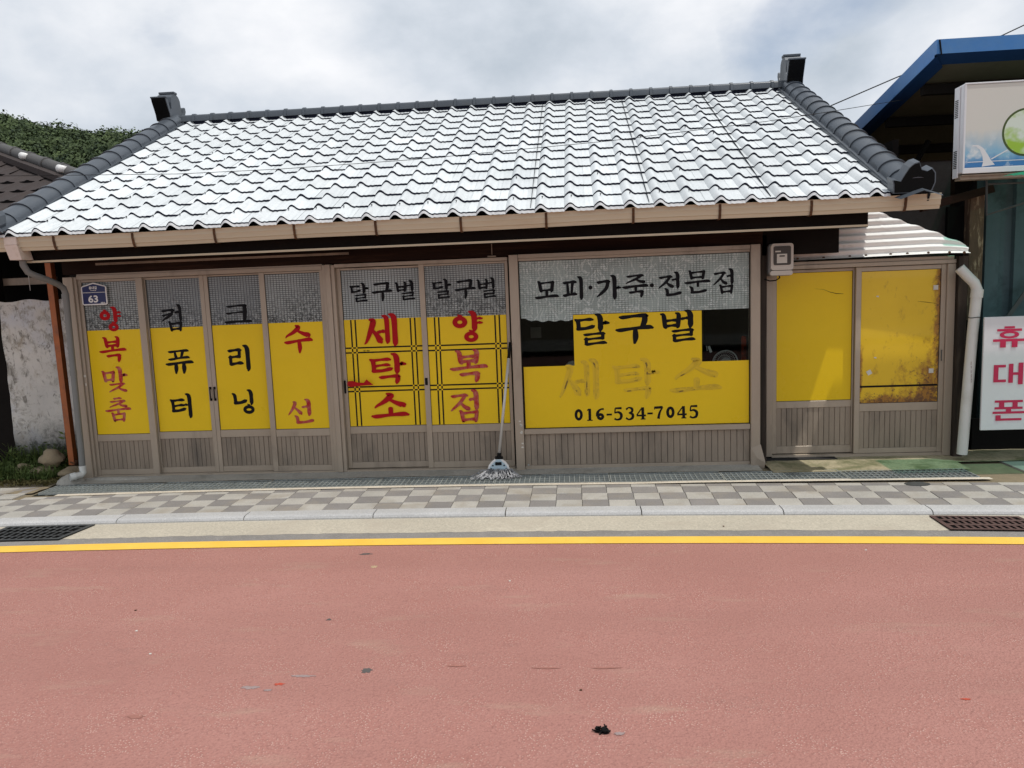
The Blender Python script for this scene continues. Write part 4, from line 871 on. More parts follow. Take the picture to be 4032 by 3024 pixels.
up = [tv(t, LR*1.03, prof(t)*.96+.001) for t in ts]; mid_ = [tv(t, LR*.45, prof(t)+STEP*.55) for t in ts]; lo = [tv(t, .004, prof(t)*1.02+STEP) for t in ts]; lo2 = [tv(t, 0, prof(t)*1.02+STEP-.004) for t in ts]; bt = [tv(t, .003, prof(t)-.004) for t in ts]
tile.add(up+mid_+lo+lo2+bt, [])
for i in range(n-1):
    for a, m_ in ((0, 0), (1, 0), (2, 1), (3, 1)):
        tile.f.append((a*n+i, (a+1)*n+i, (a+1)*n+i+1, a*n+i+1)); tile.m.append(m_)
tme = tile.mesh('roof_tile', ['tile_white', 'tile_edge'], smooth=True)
try: tme.set_sharp_from_angle(angle=R(40))
except Exception: pass
cols = list(range(-20, 11)); X0 = .03
far = MB(); cnt = 0
tl = [(r, c) for r in range(14) for c in cols]
tl.sort(key=lambda q: (q[0], abs(q[1])))
for k, (r, c) in enumerate(tl):
    x = X0+c*P_ + r*.003; 
    if x-P_*.5 < -4.84 or x > 2.60: continue
    o = rp(x, r*LR)
    jz = random.uniform(-.0015, .0015); lift = .0008*(c % 5 == 0)
    if cnt < 300:
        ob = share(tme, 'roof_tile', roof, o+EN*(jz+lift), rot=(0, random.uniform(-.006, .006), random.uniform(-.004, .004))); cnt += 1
    else:
        o = o+EN*(jz+lift)
        kk = .62 if r == 13 else 1.0
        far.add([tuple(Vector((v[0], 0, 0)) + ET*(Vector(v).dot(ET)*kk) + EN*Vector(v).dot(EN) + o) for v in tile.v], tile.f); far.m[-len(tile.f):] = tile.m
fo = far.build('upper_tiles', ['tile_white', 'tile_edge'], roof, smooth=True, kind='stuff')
try: fo.data.set_sharp_from_angle(angle=R(40))
except Exception: pass
b = MB(); xs = [X0+(c-.5)*P_+t*P_ for c in cols for t in ts[:-1] if X0+(c-.5)*P_+t*P_ < 2.5]; hs_ = [prof(t) for c in cols for t in ts[:-1] if X0+(c-.5)*P_+t*P_ < 2.5]
b.add([tuple(rp(x, -.001, h+.007)) for x, h in zip(xs, hs_)]+[tuple(rp(x, -.016, h-.010)) for x, h in zip(xs, hs_)], [(i, len(xs)+i, len(xs)+i+1, i+1) for i in range(len(xs)-1)]); b.build('eave_lip', 'tile_white', roof)
# panel seams (thin dark overlaps every metre)
for c in (-16, -12, -8, -4, -1, 3, 7):
    x = X0+(c-.5)*P_+.035; b = MB(); b.obox(tuple((rp(x, 7*LR, .0085)+Vector((.02, 0, 0)))), (.0009, 0, 0), tuple(ET*LR*6.9+Vector((.02, 0, 0))), tuple(EN*.0095)); 
    if c in (-1, 3, 7): b.build('panel_seam', 'slate_dark', roof)
# fixing screws with their stains
sm_ = MB(); sm_.tube([(0, 0, 0), tuple(EN*.016)], .0035, 6); sm_.tube([tuple(EN*.010), tuple(EN*.013)], .008, 6); sme = sm_.mesh('roof_screw', 'iron_dark')
for r, ev in ((0, 1), (2, 3), (4, 3), (6, 3), (7, 3), (10, 4)):
    for c in cols:
        if (c+r) % ev: continue
        x = X0+c*P_
        if -4.5 < x < 2.45: share(sme, 'roof_screw', roof, rp(x+.012, (r+.62)*LR, .040))
# rake caps left and right, ridge caps
def rake(side):
    xc = -4.785 if side < 0 else 2.625; nseg = 16; L0 = -.01; LL = 13.75*LR; d = LL/nseg; rr = .115
    b = MB(); na = 12; pr = []
    for i in range(na+1):
        a = math.pi*(i/na); pr.append((-math.cos(a)*rr, math.sin(a)*.085+.028))
    pr = [(-rr-.012, .016)]+pr+[(rr+.012, .016)]
    for s_, k, hh in ((0, 1.045, .004), (.020, 1.045, .004), (.026, 1.0, 0), (d*1.02, .985, -.003)):
        for px, ph in pr: q = ET*s_ + EN*(ph*k+hh); b.v.append((px*k, q.y, q.z))
    m_ = len(pr)
    for j in range(3):
        for i in range(m_-1): b.f.append((j*m_+i, j*m_+i+1, (j+1)*m_+i+1, (j+1)*m_+i)); b.m.append(0)
    b.f.append(tuple(range(m_))[::-1]); b.m.append(0)
    me = b.mesh('verge_cap', 'slate_metal', smooth=True)
    try: me.set_sharp_from_angle(angle=R(45))
    except Exception: pass
    for i in range(nseg): share(me, 'verge_cap', roof, rp(xc, L0+i*d, 0), rot=(random.uniform(-.004, .004), 0, 0))
    inner = xc - side*.155
    f = MB(); f.add([rp(inner, 0, .024), rp(inner+side*.05, 0, .030), rp(inner+side*.05, LL, .030), rp(inner, LL, .024), rp(inner, 0, -.01), rp(inner, LL, -.01)], [(0, 1, 2, 3), (0, 3, 5, 4)])
    f.obox(rp(inner+side*.012, LL/2, .030), (.006, 0, 0), ET*LL/2, EN*.006); f.build('verge_flashing', 'slate_metal', roof)
    v_ = MB(); v_.obox(rp(xc+side*.115, LL/2, -.05), (.008, 0, 0), ET*LL/2, EN*.075); v_.build('bargeboard', 'slate_dark', roof)
rake(-1); rake(1)
# ridge
RY, RZ = yr+.02, zr+.012
b = MB(); na = 10
pr = [(-.105, -.035), (-.078, -.03)] + [(-math.cos(math.pi*i/na)*.070, math.sin(math.pi*i/na)*.030+.030) for i in range(na+1)] + [(.078, -.03), (.105, -.035)]
for xx_, k in ((0, 1.0), (.005, 1.17), (.034, 1.17), (.040, 1.0), (P_, 1.0)):
    for (py, pz) in pr: b.v.append((xx_, py*k, pz*k+.03))
m_ = len(pr)
for j in range(4):
    for i in range(m_-1): b.f.append((j*m_+i, (j+1)*m_+i, (j+1)*m_+i+1, j*m_+i+1)); b.m.append(0)
b.f.append(tuple(range(m_))); b.m.append(0)
me = b.mesh('ridge_cap', 'slate_metal', smooth=True)
try: me.set_sharp_from_angle(angle=R(45))
except Exception: pass
for i in range(32): share(me, 'ridge_cap', roof, (-4.78+i*P_, RY, RZ))
b = MB(); b.box((-4.75, RY-.075, RZ-.10), (2.62, RY+.075, RZ-.002)); b.build('ridge_board', 'tile_edge', roof)
# ridge-end finials: profile in the y-z plane, extruded across
def finial(xc, lab):
    pf = [(-.15, -.02), (-.165, .05), (-.20, .12), (-.235, .19), (-.245, .225), (-.215, .235), (-.185, .20), (-.160, .13), (-.140, .10), (-.122, .12), (-.118, .20), (-.105, .262), (-.07, .300), (-.02, .318), (.0, .335), (.02, .318), (.07, .300), (.105, .262), (.118, .19), (.128, .12), (.145, .10), (.165, .13), (.185, .185), (.205, .205), (.23, .20), (.24, .16), (.20, .08), (.165, -.02)]
    hw = .092; z0 = RZ+.03; b = MB()
    b.prism([(xc-hw, RY+y, z0+z) for y, z in pf], (2*hw, 0, 0)); o = b.build('ridge_finial', 'slate_metal', roof); o['label'] = lab
    f = MB(); f.box((xc-hw-.006, RY-.252, z0+.224), (xc+hw+.006, RY-.208, z0+.242), ch=.003); f.build('finial_rim', 'slate_metal', roof)
    f = MB(); f.box((xc-hw-.006, RY-.04, z0+.318), (xc+hw+.006, RY+.04, z0+.344), ch=.003); f.build('finial_rim', 'slate_metal', roof)
    f = MB(); q = [(-.152, -.02), (-.168, .05), (-.203, .12), (-.238, .19), (-.248, .223)]
    f.add([(xc+sg*(hw-.008), RY+y-.002, z0+z) for y, z in q for sg in (-1, 1)], [(2*i, 2*i+1, 2*i+3, 2*i+2) for i in range(4)]); f.build('finial_front', 'black_void', roof)  # black sheet stands in for the shade on the overhanging front
finial(-4.86, 'left ridge-end finial'); finial(2.645, 'right ridge-end finial')
# eave-end finials
def eave_finial(xc, w_=.30, h_=.235):
    pf = [(-.5, 0), (-.5, .28), (-.53, .42), (-.44, .40), (-.34, .36), (-.25, .55), (-.12, .80), (0, .92), (.12, .96), (.18, .72), (.32, .66), (.44, .74), (.52, .60), (.52, .30), (.44, .05), (.30, 0)]
    b = MB(); base = rp(xc, -.05, .0); b.prism([(base.x+x*w_, base.y-.01, base.z+.015+z*h_) for x, z in pf], (0, .11, .04)); b.build('verge_finial', 'slate_metal', roof)
    b = MB(); b.prism([(base.x+x*w_*.94, base.y-.0125, base.z+.02+z*h_*.94) for x, z in pf], (0, .002, 0)); b.build('finial_front', 'black_void', roof)
eave_finial(2.60); eave_finial(-4.82)
b = MB(); q = rp(2.60, -.05, .0)
b.add([(q.x-.13, q.y+.02, q.z-.01), (q.x+.05, q.y-.03, q.z+.045), (q.x+.20, q.y-.02, q.z-.005), (q.x+.19, q.y-.06, q.z-.02), (q.x+.04, q.y-.09, q.z+.022), (q.x-.12, q.y-.08, q.z-.035)], [(0, 1, 4, 5), (1, 2, 3, 4)]); b.build('bent_flashing', 'slate_metal', roof)
# ---- gutter
def gut(x0, x1, n, name='gutter', dz=0):
    pr = [(6.30, 2.13), (6.30, 2.105), (6.215, 2.100), (6.205, 2.125), (6.196, 2.130), (6.192, 2.165), (6.186, 2.172), (6.186, 2.203), (6.180, 2.212), (6.186, 2.214), (6.194, 2.205), (6.20, 2.13), (6.29, 2.112)]
    b = MB(); xs = [x0+(x1-x0)*i/n for i in range(n+1)]
    b.grid(lambda x, k: (x, pr[int(k)][0]+.003*math.sin(x*1.7), pr[int(k)][1]+.004*math.sin(x*2.3)+dz+(.012*(x+4)/7)), xs, list(range(len(pr)))); b.add([(x0, p[0], p[1]) for p in pr[:11]], [tuple(range(11))])
    return b.build(name, 'cream_gutter', shop, smooth='auto')
gutter = gut(-5.6, 2.835, 30)
def gxp(px, py): return at(px, py, 6.19).x
for (px, py) in [(215, 960), (525, 955), (845, 935), (1160, 925), (1480, 905), (1815, 890), (2151, 880), (2494, 860), (2835, 840), (3195, 820), (3565, 795)]:
    x = gxp(px, py); b = MB(); zz = .012*(x+4)/7+.004*math.sin(x*2.3); yo = .003*math.sin(x*1.7)
    l = [(6.182, 2.217), (6.180, 2.172), (6.186, 2.150), (6.190, 2.127), (6.202, 2.104), (6.212, 2.094), (6.30, 2.096)]
    for i in range(len(l)-1):
        (y0, z0), (y1, z1) = l[i], l[i+1]; b.add([(x-.010, y0+yo, z0+zz), (x+.010, y0+yo, z0+zz), (x+.010, y1+yo, z1+zz), (x-.010, y1+yo, z1+zz)], [(0, 1, 2, 3)]); b.add([(x-.010, y0+yo, z0+zz), (x-.010, y0+yo+.004, z0+zz), (x-.010, y1+yo+.004, z1+zz), (x-.010, y1+yo, z1+zz)], [(0, 1, 2, 3)]); b.add([(x+.010, y0+yo, z0+zz), (x+.010, y0+yo+.004, z0+zz), (x+.010, y1+yo+.004, z1+zz), (x+.010, y1+yo, z1+zz)], [(0, 1, 2, 3)])
    b.build('bracket', 'rust', gutter)
b = MB(); b.box((-4.672, 6.165, 2.150), (-4.560, 6.305, 2.218), ch=.004); b.add([(-4.672, 6.165, 2.15), (-4.560, 6.165, 2.15), (-4.560, 6.305, 2.15), (-4.672, 6.305, 2.15), (-4.650, 6.185, 2.03), (-4.545, 6.185, 2.03), (-4.545, 6.33, 2.03), (-4.650, 6.33, 2.03)], [(0, 1, 5, 4), (1, 2, 6, 5), (2, 3, 7, 6), (3, 0, 4, 7), (4, 5, 6, 7)]); b.build('outlet_box', 'pink_outlet', gutter)
# grey downpipe
dp = [(-4.60, 6.27, 2.05), (-4.60, 6.27, 1.99), (-4.59, 6.30, 1.93), (-4.56, 6.36, 1.895), (-4.54, 6.45, 1.865), (-4.53, 6.56, 1.825), (-4.525, 6.62, 1.79), (-4.525, 6.64, 1.74), (-4.53, 6.64, 1.2), (-4.54, 6.64, .30), (-4.545, 6.64, .16)]
dx = .022
b = MB(); b.tube([(x+dx*min(1, max(0, (y-6.27)/.3)), y, z) for x, y, z in dp], .027, 14); b.tube([(-4.53+dx, 6.64, 1.70), (-4.53+dx, 6.64, 1.74)], .031, 14); b.tube([(-4.533+dx, 6.64, 1.00), (-4.533+dx, 6.64, 1.05)], .030, 14); downpipe = b.build('downpipe', 'pvc_grey', shop, smooth='auto')
b = MB(); b.tube([(-4.545+dx, 6.64, .165), (-4.545+dx, 6.64, .10), (-4.55+dx, 6.62, .085), (-4.60+dx, 6.565, .078)], .031, 14, cap=False); b.tube([(-4.58+dx, 6.585, .08), (-4.615+dx, 6.55, .076)], .036, 14, cap=False); b.build('elbow', 'pvc_white', downpipe, smooth=True)

# ------------------------------------------------------------------ small things on the facade
# address plate
ap = thing('address_plate', (-4.32, F-.02, 1.72), 'blue house shaped address plate reading 63 above the leftmost door', 'address sign')
def house(x0, x1, z0, zs, zt, y, r=.012):
    return [(x0+r, y, z0), (x1-r, y, z0), (x1, y, z0+r), (x1, y, zs-r*.6), (x1-r*.6, y, zs+r*.2), ((x0+x1)/2, y, zt), (x0+r*.6, y, zs+r*.2), (x0, y, zs-r*.6), (x0, y, z0+r)]
px0, px1, pz0, pzs, pzt = -4.444, -4.204, 1.630, 1.798, 1.834
b = MB(); b.prism(house(px0, px1, pz0, pzs, pzt, F-.024), (0, .006, 0)); b.build('border', 'enamel_white', ap)
b = MB(); b.prism(house(px0+.011, px1-.011, pz0+.011, pzs-.005, pzt-.012, F-.0252, .003), (0, .001, 0)); b.build('field', 'sign_navy', ap)
b = MB(); b.box((px0+.011, F-.0262, 1.742), (px1-.011, F-.0254, 1.746)); b.build('rule', 'enamel_white', ap)
xc = (px0+px1)/2
text_mesh('63', .086, 'enamel_white', ap, (xc-.012, 1.686), bold=.0025, sx=1.15, y=F-.0264)
text_mesh('읍내길', .028, 'enamel_white', ap, (xc-.005, 1.787), bold=.0009, y=F-.0264)
text_mesh('Eumnae-gil', .0125, 'enamel_white', ap, (xc-.003, 1.763), bold=.0003, y=F-.0264)
text_mesh('38849', .018, 'enamel_white', ap, (px1-.042, 1.648), bold=.0004, y=F-.0264)
# electricity meter
mt_ = thing('electricity_meter', (1.80, 6.80, 1.65), 'cream plastic electricity meter box with dark window left of the side doors', 'meter box')
def rbox(x0, x1, z0, z1, y0, y1, r, n=4):
    pts = []
    for cx, cz, a0 in ((x1-r, z0+r, -90), (x1-r, z1-r, 0), (x0+r, z1-r, 90), (x0+r, z0+r, 180)):
        for i in range(n+1): a = R(a0+90*i/n); pts.append((cx+r*math.cos(a), y0, cz+r*math.sin(a)))
    return pts, (0, y1-y0, 0)
b = MB(); b.prism(*rbox(1.700, 1.90, 1.652, 1.925, 6.76, 6.88, .03)); b.build('back_box', 'pvc_grey', mt_)
b = MB(); b.prism(*rbox(1.712, 1.897, 1.700, 1.922, 6.725, 6.76, .024)); b.prism(*rbox(1.708, 1.893, 1.657, 1.695, 6.732, 6.76, .016)); b.build('cover', 'plastic_cream', mt_)
b = MB(); b.prism(*rbox(1.732, 1.874, 1.742, 1.900, 6.718, 6.726, .014)); b.build('window', 'meter_window', mt_)
b = MB(); b.box((1.758, 6.7155, 1.758), (1.842, 6.7175, 1.835)); b.box((1.745, 6.7155, 1.85), (1.79, 6.7175, 1.862)); b.build('dial_plate', 'paper', mt_)
b = MB(); b.box((1.778, 6.7145, 1.812), (1.822, 6.7153, 1.822)); b.build('dial', 'rubber_black', mt_)
b = MB(); b.tube([(1.80, 6.80, 1.66), (1.80, 6.79, 1.635), (1.77, 6.79, 1.615), (1.72, 6.80, 1.612), (1.68, 6.82, 1.63)], .006, 6); b.build('cable', 'rubber_black', mt_)
# mop
mop = thing('mop', (-.66, 6.60, 0), 'white handled string mop with light blue head leaning against the window post', 'mop')
m0 = Vector((-.655, 6.60, .175)); m1 = Vector((-.527, 6.735, 1.165)); 
def ml(t): return m0+(m1-m0)*t
b = MB(); b.tube([ml(0), ml(.86)], .0125, 10); b.build('handle', 'pole_white', mop, smooth=True)
b = MB(); b.tube([ml(.86), ml(1.0)], .0135, 10); b.build('grip', 'rubber_black', mop, smooth=True)
b = MB(); b.tube([ml(-.01), ml(.03)], .018, 10); b.box((-.69, 6.585, .150), (-.62, 6.61, .175), ch=.004); b.build('clamp', 'rubber_black', mop)
pf = [(-.098, 0), (-.098, .045), (-.088, .085), (-.065, .115), (-.04, .135), (-.02, .158), (.02, .158), (.04, .135), (.065, .115), (.088, .085), (.098, .045), (.098, 0)]
b = MB(); b.prism([(-.660+x, 6.575+z*.10, .012+z*1.0) for x, z in pf], (0, .006, 0)); b.build('head_rim', 'enamel_white', mop)
b = MB(); b.prism([(-.660+x*.84, 6.5725+z*.10, .016+z*.84) for x, z in pf], (0, .002, 0)); b.build('head_plate', 'plastic_blue', mop)
b = MB()
for sx_ in (-1, 1):
    for x, z in ((.066, .03), (.066, .058), (.050, .085)): b.tube([(-.66+sx_*x, 6.570+z*.1, .012+z), (-.66+sx_*x, 6.5735+z*.1, .012+z)], .007, 8)
b.tube([(-.66, 6.571, .05), (-.66, 6.575, .05)], .012, 8); b.box((-.688, 6.572, .10), (-.632, 6.582, .128), ch=.003); b.build('head_holes', 'rubber_black', mop)
b = MB(); r_ = random.Random(9)
for i in range(150):
    x = r_.uniform(-.10, .10); y = 6.57+r_.uniform(-.015, .03); z = r_.uniform(.006, .05); dx_ = r_.uniform(-.10, .06) + (x*.5); dy_ = r_.uniform(-.13, -.01)
    pts = [(-.66+x, y, z+.02), (-.66+x+dx_*.4, y+dy_*.4, z+.012+r_.uniform(0, .014)), (-.66+x+dx_*.8+r_.uniform(-.02, .02), y+dy_*.8, .022+r_.uniform(0, .012)), (-.66+x+dx_+r_.uniform(-.03, .03), y+dy_, .010)]
    b.tube(pts, .0042, 5, cap=False)
b.build('mop_yarn', 'yarn', mop, kind='stuff')
# desk fan inside
fan = thing('electric_fan', (1.42, 7.30, .72), 'cream electric fan with wire guard seen behind the right side of the window', 'fan')
fc = Vector((1.43, 7.26, .875)); fn = Vector((-.35, -.75, .35)).normalized(); fa = fn.cross(Vector((0, 0, 1))).normalized(); fb = fa.cross(fn)
b = MB()
b.tube([fc+(fa*math.cos(t*math.pi/14)+fb*math.sin(t*math.pi/14))*.115 for t in range(29)], .006, 6)
for r2, dd in ((.095, .02), (.06, .035)): b.tube([fc+fn*dd+(fa*math.cos(t*math.pi/12)+fb*math.sin(t*math.pi/12))*r2 for t in range(25)], .002, 5)
for k in range(28):
    a = k*2*math.pi/28; d = fa*math.cos(a)+fb*math.sin(a); b.tube([fc+d*.113, fc+d*.09+fn*.022, fc+d*.05+fn*.038, fc+d*.03+fn*.040], .0016, 5)
b.build('guard', 'enamel_white', fan)
b = MB(); b.tube([fc-fn*.12, fc-fn*.03], .05, 14, rs=[.035, .055]); b.build('motor', 'enamel_white', fan, smooth='auto')
b = MB(); b.tube([fc-fn*.07, fc-fn*.08-Vector((0, 0, .25)), (1.45, 7.33, .03)], .012, 8); b.build('stand', 'enamel_white', fan)
b = MB(); b.obox(tuple(at(2795, 1375, 7.2)), (.010, 0, -.028), (0, .01, 0), (.010, 0, .004)); b.obox(tuple(at(2783, 1372, 7.2)), (.004, 0, -.022), (0, .01, 0), (.003, 0, 0)); b.build('hanging_iron', 'enamel_white', label='small shiny white gadget behind the window glass left of the fan', category='gadget')
p_ = at(2948, 1320, 7.15); b = MB(); b.box((p_.x-.06, 7.15, .55), (p_.x+.075, 7.2, 1.12), ch=.01); b.build('red_fabric', 'interior_red', label='reddish fabric hanging inside at the right edge of the window', category='fabric')
p_ = at(2110, 1310, 7.2); b = MB(); b.box((p_.x-.05, 7.2, p_.z-.05), (p_.x+.05, 7.206, p_.z+.05)); b.build('wall_notice', 'brown_ridge', label='dim square notice behind the left gap of the window', category='notice')
p_ = at(2255, 1430, 7.15); b = MB(); b.grid(lambda u, v: (p_.x+.09*v*math.cos(u*2*math.pi), 7.2+.05*v*math.sin(u*2*math.pi), p_.z-.10+.12*math.sqrt(max(0, 1-v*v))), [i/12 for i in range(13)], [1, .9, .7, .4, .001]); b.build('cloth_bundle', 'plastic_cream', smooth=True, label='pale cloth bundle just showing at the left gap of the window', category='cloth')

# ------------------------------------------------------------------ left neighbour and yard
b = MB(); xs = np.linspace(-5.66, -4.95, 16); zs = np.linspace(-.1, 1.70, 24)
def lw(x, z): 
    e_ = 0
    if x < -5.6: x = x+random.uniform(-.008, .008)
    return (x, 7.3+.004*math.sin(z*13+x*9), z + (.012*math.sin(x*15) if z > 1.6 else 0))
b.grid(lw, xs, zs); v0 = len(b.v)
b.box((-5.60, 7.305, -.1), (-4.95, 7.45, 1.69)); b.build('yard_wall', 'whitewashed_concrete', label='whitewashed weathered concrete wall with peeling paint left of the shop', category='wall')
b = MB(); b.obox((-4.865, 7.0, 1.10), (.028, 0, 0), (0, .03, 0), (-.010, 0, 1.0)); b.build('steel_post', 'orange_steel', label='slender rusty orange steel post leaning left of the grey downpipe', category='post')
b = MB(); b.tube([(-4.842, 7.02, .13), (-4.86, 6.99, .10)], .04, 10); b.build('clay_pipe', 'rust', label='short rusty pipe stub on the ground by the orange post', category='pipe')
b = MB(); b.box((-4.80, 7.10, 0), (-4.66, 7.3, 2.15)); b.build('dark_gap_post', 'black_wood', label='black timber in the gap between the orange post and the shop corner', category='post')
nb = thing('left_neighbour_house', (-7.5, 9.0, 0), 'dark house with brown tiled roof left of the shop', 'house')
b = MB(); b.box((-11, 7.75, 0), (-4.95, 7.85, 2.6)); b.build('wall', 'black_void', nb)
b = MB(); b.box((-5.95, 7.35, 0), (-5.70, 7.45, 2.2)); b.build('door_frame', 'black_wood', nb)
b = MB(); b.box((-6.2, 7.45, 1.86), (-5.15, 7.50, 1.93)); b.build('lintel', 'aluminium_dull', nb)
b = MB(); b.tube([(-5.40, 7.42, 1.80), (-5.40, 7.42, 2.05)], .004, 6); b.build('cord', 'pole_white', nb)
# brown tile roof sloping to the street, hip falling to the right
BS = .45; bY0, bZ0 = 7.0, 2.35
def br(x, y, h=0): return Vector((x, y, bZ0+BS*(y-bY0)+h))
hipA = Vector((-7.45, 9.961, 0)); hipB = Vector((-5.20, 8.31, 0))
k_ = (hipB.y-hipA.y)/(hipB.x-hipA.x)
def hipy(x): return hipA.y+k_*(x-hipA.x)
b = MB(); xs = np.arange(-11, -4.85, .06)
b.add([br(x, 6.8) for x in xs]+[br(x, min(hipy(x), 12)) for x in xs], [(i, i+1, len(xs)+i+1, len(xs)+i) for i in range(len(xs)-1)]); nroof = b.build('roof', 'brown_tile', nb)  # front overhang of the eave added to keep the sun off the yard wall
tmb = MB(); tmb.grid(lambda u, v: (u*.24, v*.34, BS*v*.34+(.020*math.exp(-((u-.5)/.16)**2)) + .014*(1-v)), [0, .2, .35, .45, .5, .55, .65, .8, 1], [0, 1]); tmb.add([(u*.24, 0, .020*math.exp(-((u-.5)/.16)**2)+.014) for u in (0, .35, .5, .65, 1)]+[(u*.24, .002, -.004) for u in (0, .35, .5, .65, 1)], [(i, i+1, 6+i, 5+i) for i in range(4)], 1)
bme = tmb.mesh('roof_tile', ['brown_tile', 'black_void'], smooth=False)
for r in range(9):
    for c in range(16):
        x = -8.6+c*.24+(.12 if r % 2 else 0); y = 7.15+r*.34
        if y+.34 > hipy(x+.24): continue
        share(bme, 'roof_tile', nroof, br(x, y, .003))
for i in range(9):
    t0, t1 = i/9, (i+1)/9; x0, x1 = -8.6+3.6*t0, -8.6+3.6*t1; b = MB(); p0, p1 = br(x0, hipy(x0), .06), br(x1, hipy(x1), .06); d = (p1-p0); 
    b.tube([p0, p0+d*.1, p0+d*.11, p1+d*.03], .07, 12, rs=[.085, .085, .072, .072]); b.build('hip_cap', 'brown_ridge', nb, smooth='auto')
b = MB(); p0, p1 = br(-8.8, hipy(-8.8), .0), br(-5.0, hipy(-5.0), .0); dd = (p1-p0).normalized(); sd = dd.cross(Vector((0, 0, 1))).normalized()
b.obox((p0+p1)/2+sd*.10+Vector((0, 0, -.01)), dd*(p1-p0).length/2, sd*.09, Vector((0, 0, .035))); b.build('hip_flashing', 'brown_tile', nb)
for u, v in ((115, 622), (263, 672)):
    d_ = ray(u, v); t_ = None
    best = min(((Vector(at(u, v, y)), y) for y in np.arange(8.0, 10.5, .02)), key=lambda q: abs(q[0].y-hipy(q[0].x)))[0]
    b = MB(); b.tube([best+Vector((-.05, -.06, .02)), best+Vector((.05, -.10, -.005))], .045, 10, rs=[.045, .04]); b.build('white_cap', 'enamel_white', nb, smooth=True)
# stones
def stone(c, r, seed, label):
    rr = random.Random(seed); bm = bmesh.new(); bmesh.ops.create_icosphere(bm, subdivisions=3, radius=1)
    ph = [rr.uniform(0, 6) for _ in range(6)]
    for v in bm.verts:
        q = v.co; k = 1+.12*math.sin(3*q.x+ph[0])+.10*math.sin(4*q.y+ph[1])+.10*math.sin(5*q.z+ph[2])+.05*math.sin(9*q.x+ph[3])+.05*math.sin(11*q.z+ph[4]); v.co = Vector((q.x*r[0], q.y*r[1], q.z*r[2]))*k
    b = MB(); b.add([v.co+Vector(c) for v in bm.verts], [tuple(v.index for v in f.verts) for f in bm.faces]); bm.free(); return b.build('stone', 'stone', smooth=True, label=label, category='stone', group='stones in the weedy corner')
stone((-5.05, 6.98, .165), (.125, .09, .082), 3, 'largest tan boulder resting on smaller stones in the weedy corner')
stone((-5.10, 6.90, .045), (.11, .09, .06), 5, 'dark stone wedged under the tan boulder')
stone((-4.84, 6.92, .040), (.12, .10, .055), 8, 'flat grey stone lying in front of the white pipe elbow')
stone((-5.35, 7.00, .05), (.10, .08, .07), 9, 'stone half hidden by weeds at the far left')
# weeds
def weeds(name, label, x0, x1, y0, y1, n, hmin, hmax, mt, seed, kind='stuff', category='weeds'):
    rr = random.Random(seed); b = MB()
    for i in range(n):
        x, y = rr.uniform(x0, x1), rr.uniform(y0, y1); h = rr.uniform(hmin, hmax); a = rr.uniform(0, 6.28); lean = rr.uniform(.1, .7)*h; w_ = rr.uniform(.003, .009)
        d = Vector((math.cos(a), math.sin(a), 0)); s = Vector((-d.y, d.x, 0))*w_; p = Vector((x, y, 0))
        p1 = p+Vector((0, 0, h*.5))+d*lean*.25; p2 = p+Vector((0, 0, h))+d*lean
        b.add([p-s*.6, p+s*.6, p1+s, p1-s, p2], [(0, 1, 2, 3), (3, 2, 4)])
        if i % 3 == 0:
            for q in range(3):
                c = p+Vector((0, 0, h*rr.uniform(.3, 1)))+d*lean*rr.uniform(.2, 1)+Vector((rr.uniform(-.02, .02), rr.uniform(-.02, .02), 0)); e1 = Vector((rr.uniform(-1, 1), rr.uniform(-1, 1), rr.uniform(-.3, .6))).normalized()*rr.uniform(.012, .028); e2 = e1.cross(Vector((rr.uniform(-1, 1), .3, 1))).normalized()*e1.length*.5
                b.add([c-e1, c-e2, c+e1, c+e2], [(0, 1, 2, 3)])
    o = b.build(name, mt, label=label, category=category, kind=kind); return o
weeds('weeds', 'tangle of green weeds and grass in the corner at the far left below the white wall', -5.75, -4.95, 6.72, 7.2, 1500, .03, .15, 'weed_leaves', 1)
weeds('tall_weeds', 'taller dark weeds growing against the foot of the white wall', -5.7, -4.92, 7.12, 7.28, 500, .08, .30, 'weed_leaves', 2)
weeds('dry_grass', 'dry brownish grass creeping onto the paving at far left', -5.6, -4.8, 6.55, 6.9, 500, .008, .035, 'dry_leaves', 3)
sp = thing('sapling', (-5.06, 7.2, .2), 'small dark seedling with a few leaves against the white wall', 'plant')
b = MB(); b.tube([(-5.06, 7.22, .15), (-5.055, 7.21, .30), (-5.05, 7.2, .38)], .004, 5); b.build('stem', 'bark', sp)
for k, (dx_, dz_, z0) in enumerate([(.07, .06, .36), (-.05, .04, .36), (.06, -.01, .31), (-.06, .02, .32), (.05, .03, .34)]):
    b = MB(); p0 = Vector((-5.053, 7.2, z0)); tip = p0+Vector((dx_, -.02, dz_)); s = Vector((-dz_, 0, dx_)).normalized()*.013; md = (p0+tip)/2; b.add([p0, md+s, tip, md-s], [(0, 1, 2, 3)]); b.build('leaf', 'weed_leaves', sp)
b = MB(); xs = np.linspace(-7.5, -4.78, 26); b.grid(lambda x, y: (x, y, -.010+random.uniform(0, .012)+.03*max(0, y-6.8)), xs, np.linspace(6.30, 7.4, 12)); b.build('yard_soil', 'soil', kind='structure')
for r in range(2):
    for i in range(12): share(sq[(i+r) % 2], 'paver', pavement, (-4.95-.2*i, 6.32+.2*r+bend(-4.9-.2*i), -.004+random.uniform(0, .006)))

# ------------------------------------------------------------------ right neighbour
rn = thing('right_neighbour_building', (5.0, 7.5, 0), 'dark workshop shed with blue edged metal roof right of the shop', 'building')
